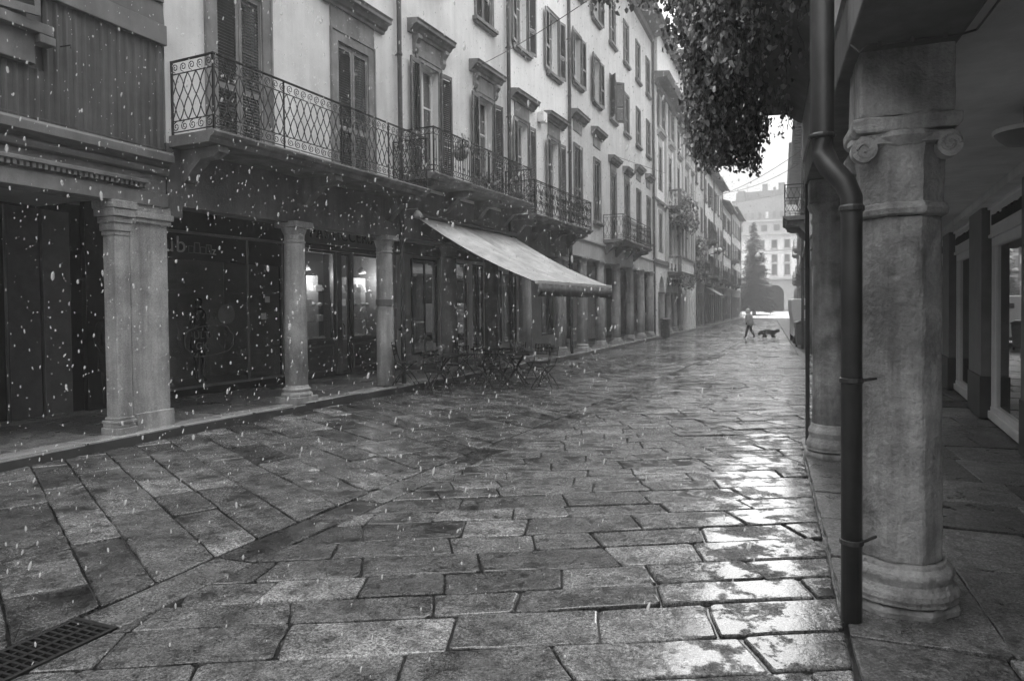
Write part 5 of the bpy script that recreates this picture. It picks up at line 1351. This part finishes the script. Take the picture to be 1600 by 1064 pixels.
for sx in (-1, 1):
    for y in (.7, 3.5): w_ = MB(); w_.M = Matrix.Translation((sx*.78, y, .3)) @ Matrix.Rotation(R(90), 4, 'Y'); w_.lathe([(.2, -.09), (.3, -.08), (.3, .08), (.2, .09)], n=18); w_.build('wheel', 'rubber', vn)
    b = MB(); b.box(sx*.8-.06, sx*.8+.06, -.03, .0, .75, 1.0); b.build('tail_lamp', 'letter_dim', vn, bevel=.01)
b = MB(); b.box(-.02, .02, -.02, 0, .5, 1.9).box(-.5, -.3, -.02, 0, 1.55, 1.75); b.build('door_seam', 'bin_grey', vn)
b = MB(); b.box(-.85, .85, -.1, .0, .28, .42); b.build('bumper', 'bin_grey', vn, bevel=.02)
wb = empty('wheeled_bin', (1.38, 30.6, gz(30)), R(5), 'grey wheeled waste bin standing in front of the white van', 'bin')
b = MB(); b.prism([(-.27, .12), (.27, .12), (.33, .98), (-.33, .98)], None, 'y', -.34, .34); b.build('bin_body', 'bin_grey', wb, bevel=.04)
b = MB(); b.prism([(-.36, .98), (.36, .98), (.34, 1.04), (.2, 1.12), (-.2, 1.12), (-.34, 1.04)], None, 'y', -.38, .38); b.build('lid', 'bin_grey', wb, bevel=.03)
for sx in (-1, 1): w_ = MB(); w_.M = Matrix.Translation((sx*.25, .28, .1)) @ Matrix.Rotation(R(90), 4, 'Y'); w_.lathe([(.1, -.03), (.1, .03)], n=14); w_.build('wheel', 'rubber', wb)
b = MB(); b.tube([(-.25, .4, 1.0), (-.25, .46, 1.02), (.25, .46, 1.02), (.25, .4, 1.0)], .018, 6); b.build('handle', 'bin_grey', wb)
# globe lamps on a bracket
gl = empty('globe_lamp', world(Fd, 0, 41.5, 6.2), -FE[2], 'bracket lamp with three white globes on the far left houses', 'lamp')
b = MB(); b.tube([(0, 0, 0), (.5, 0, .1), (1.0, 0, .1)], .03, 6)
for q in ((.6, 0), (1.0, -.3), (1.0, .3)): b.tube([(1.0 if q[1] else .6, q[1]*.3, .1), (q[0], q[1], .25)], .02, 5)
b.build('bracket', 'iron', gl)
for q in ((.6, 0), (1.0, -.3), (1.0, .3)): g_ = MB(); g_.lathe([(.0, -.17), (.1, -.14), (.17, 0), (.1, .14), (.0, .17)], (q[0], q[1], .42), 14); g_.build('globe', 'globe', gl, smooth=True)
# hanging street sign and lantern over the far end
hl = empty('hanging_lamp', (-.9, 70, 6.4), 0, 'small pale street lamp hanging on a wire before the fir tree', 'lamp')
MB().lathe([(.0, -.3), (.22, -.28), (.3, .0), (.12, .25), (.03, .35)], n=14).build('lamp_shade', 'globe', hl, smooth=True); b = MB(); b.tube([(0, 0, .35), (0, 0, .6)], .02); b.build('hanger', 'iron', hl)
# wires across the street
def wire(p, q, sag, lb, r=.012):
    b = MB(); b.tube([(p[0]+(q[0]-p[0])*t, p[1]+(q[1]-p[1])*t, p[2]+(q[2]-p[2])*t-sag*4*t*(1-t)) for t in [k/16 for k in range(17)]], r, 4); tag(b.build('overhead_wire', 'iron'), lb, 'wire', 'wires strung over the street')
wire(world(Cd, .05, 11.0, 7.75), (-.6, 9.4, 6.9), .15, 'wire from the cream house above its first hooded door to the ivy', .007)
wire(world(Ed, .1, 6.2, 8.0), world(Ed, 1.2, 12.8, 8.3), .02, 'straight wire rod along the middle of the grey house', .012)
wire(world(Fd, .1, 38, 10.6), (2.6, 48, 12.), .5, 'topmost wire crossing the sky beside the hanging ivy', .018)
wire(world(Fd, .1, 46, 12.3), (2.7, 60, 13.2), .6, 'lowest wire crossing the sky above the brick block', .02)
wire(world(Fd, .1, 42, 6.9), (3.2, 78, 7.4), .5, 'wire carrying the small hanging street lamp', .018)
# vertical antenna on far right roof
# ------------------------------------------------------------------ snow in the air
fl = MB(); rs = random.Random(11)
def flake(p, r, el):
    ax = Vector((rs.gauss(.18, .12), rs.gauss(0, .15), 1)).normalized(); u = ax.cross(Vector((1, 0, 0))).normalized(); w = ax.cross(u); q = Vector(p); n = len(fl.v); e = r*el
    ring = [(r*rs.uniform(.7, 1.1)*math.cos(a), r*rs.uniform(.7, 1.1)*math.sin(a)) for a in [k*math.pi*2/5 for k in range(5)]]
    fl.v += [tuple(q-ax*e)]+[tuple(q+u*a+w*b-ax*e*.35) for a, b in ring]+[tuple(q+u*a*.9+w*b*.9+ax*e*.4) for a, b in ring]+[tuple(q+ax*e)]
    for k in range(5):
        j = (k+1) % 5; fl.f += [(n, n+1+j, n+1+k), (n+1+k, n+1+j, n+6+j, n+6+k), (n+6+k, n+6+j, n+11)]
cnt = 0
while cnt < 26000:
    y = .9+rs.random()**1.25*34; x = rs.uniform(-7.6, .1); z = rs.uniform(0, 7.5)
    if x < xk(y)+.1 or x > -.1+.2*rs.random() and y < 12: continue
    if math.sqrt(x*x+y*y+(z-1.7)**2) < 2.4: continue
    flake((x, y, z), rs.choice([.003, .004, .0052, .0065]), rs.uniform(1.3, 3.2)); cnt += 1
for _ in range(150):
    y = rs.uniform(1.7, 3.2); x = -rs.uniform(.25, 1.5)*y; z = 1.7+rs.uniform(-.6, .75)*y
    if z < .05 or x < -7: continue
    flake((x, y+.4, z), rs.uniform(.0022, .004), rs.uniform(1.3, 3.))
m = bpy.data.materials.new('snowflake'); m.use_nodes = True; MATS['snowflake'] = m; t = m.node_tree; b_ = t.nodes['Principled BSDF']
b_.inputs['Base Color'].default_value = (.95, .95, .95, 1); b_.inputs['Roughness'].default_value = .9; b_.inputs['Specular IOR Level'].default_value = .1
lw = t.nodes.new('ShaderNodeLayerWeight'); lw.inputs[0].default_value = .5; q_ = t.nodes.new('ShaderNodeMapRange'); q_.inputs[1].default_value = .1; q_.inputs[2].default_value = .95; q_.inputs[3].default_value = .52; q_.inputs[4].default_value = 0.
t.links.new(lw.outputs['Facing'], q_.inputs[0]); t.links.new(q_.outputs[0], b_.inputs['Alpha'])
tag(fl.build('falling_snow', 'snowflake', smooth=True), kind='stuff')
# haze
hz = bpy.data.materials.new('haze'); hz.use_nodes = True; t = hz.node_tree; t.nodes.clear()
o_ = t.nodes.new('ShaderNodeOutputMaterial'); v_ = t.nodes.new('ShaderNodeVolumePrincipled'); v_.inputs['Color'].default_value = (.95, .95, .95, 1); v_.inputs['Density'].default_value = .0038; v_.inputs['Anisotropy'].default_value = .15
t.links.new(v_.outputs[0], o_.inputs['Volume']); MATS['haze'] = hz
HZ = True
if HZ: tag(MB().box(-700, 700, -320, 1600, -2.0, 30).build('haze', 'haze'), kind='stuff')
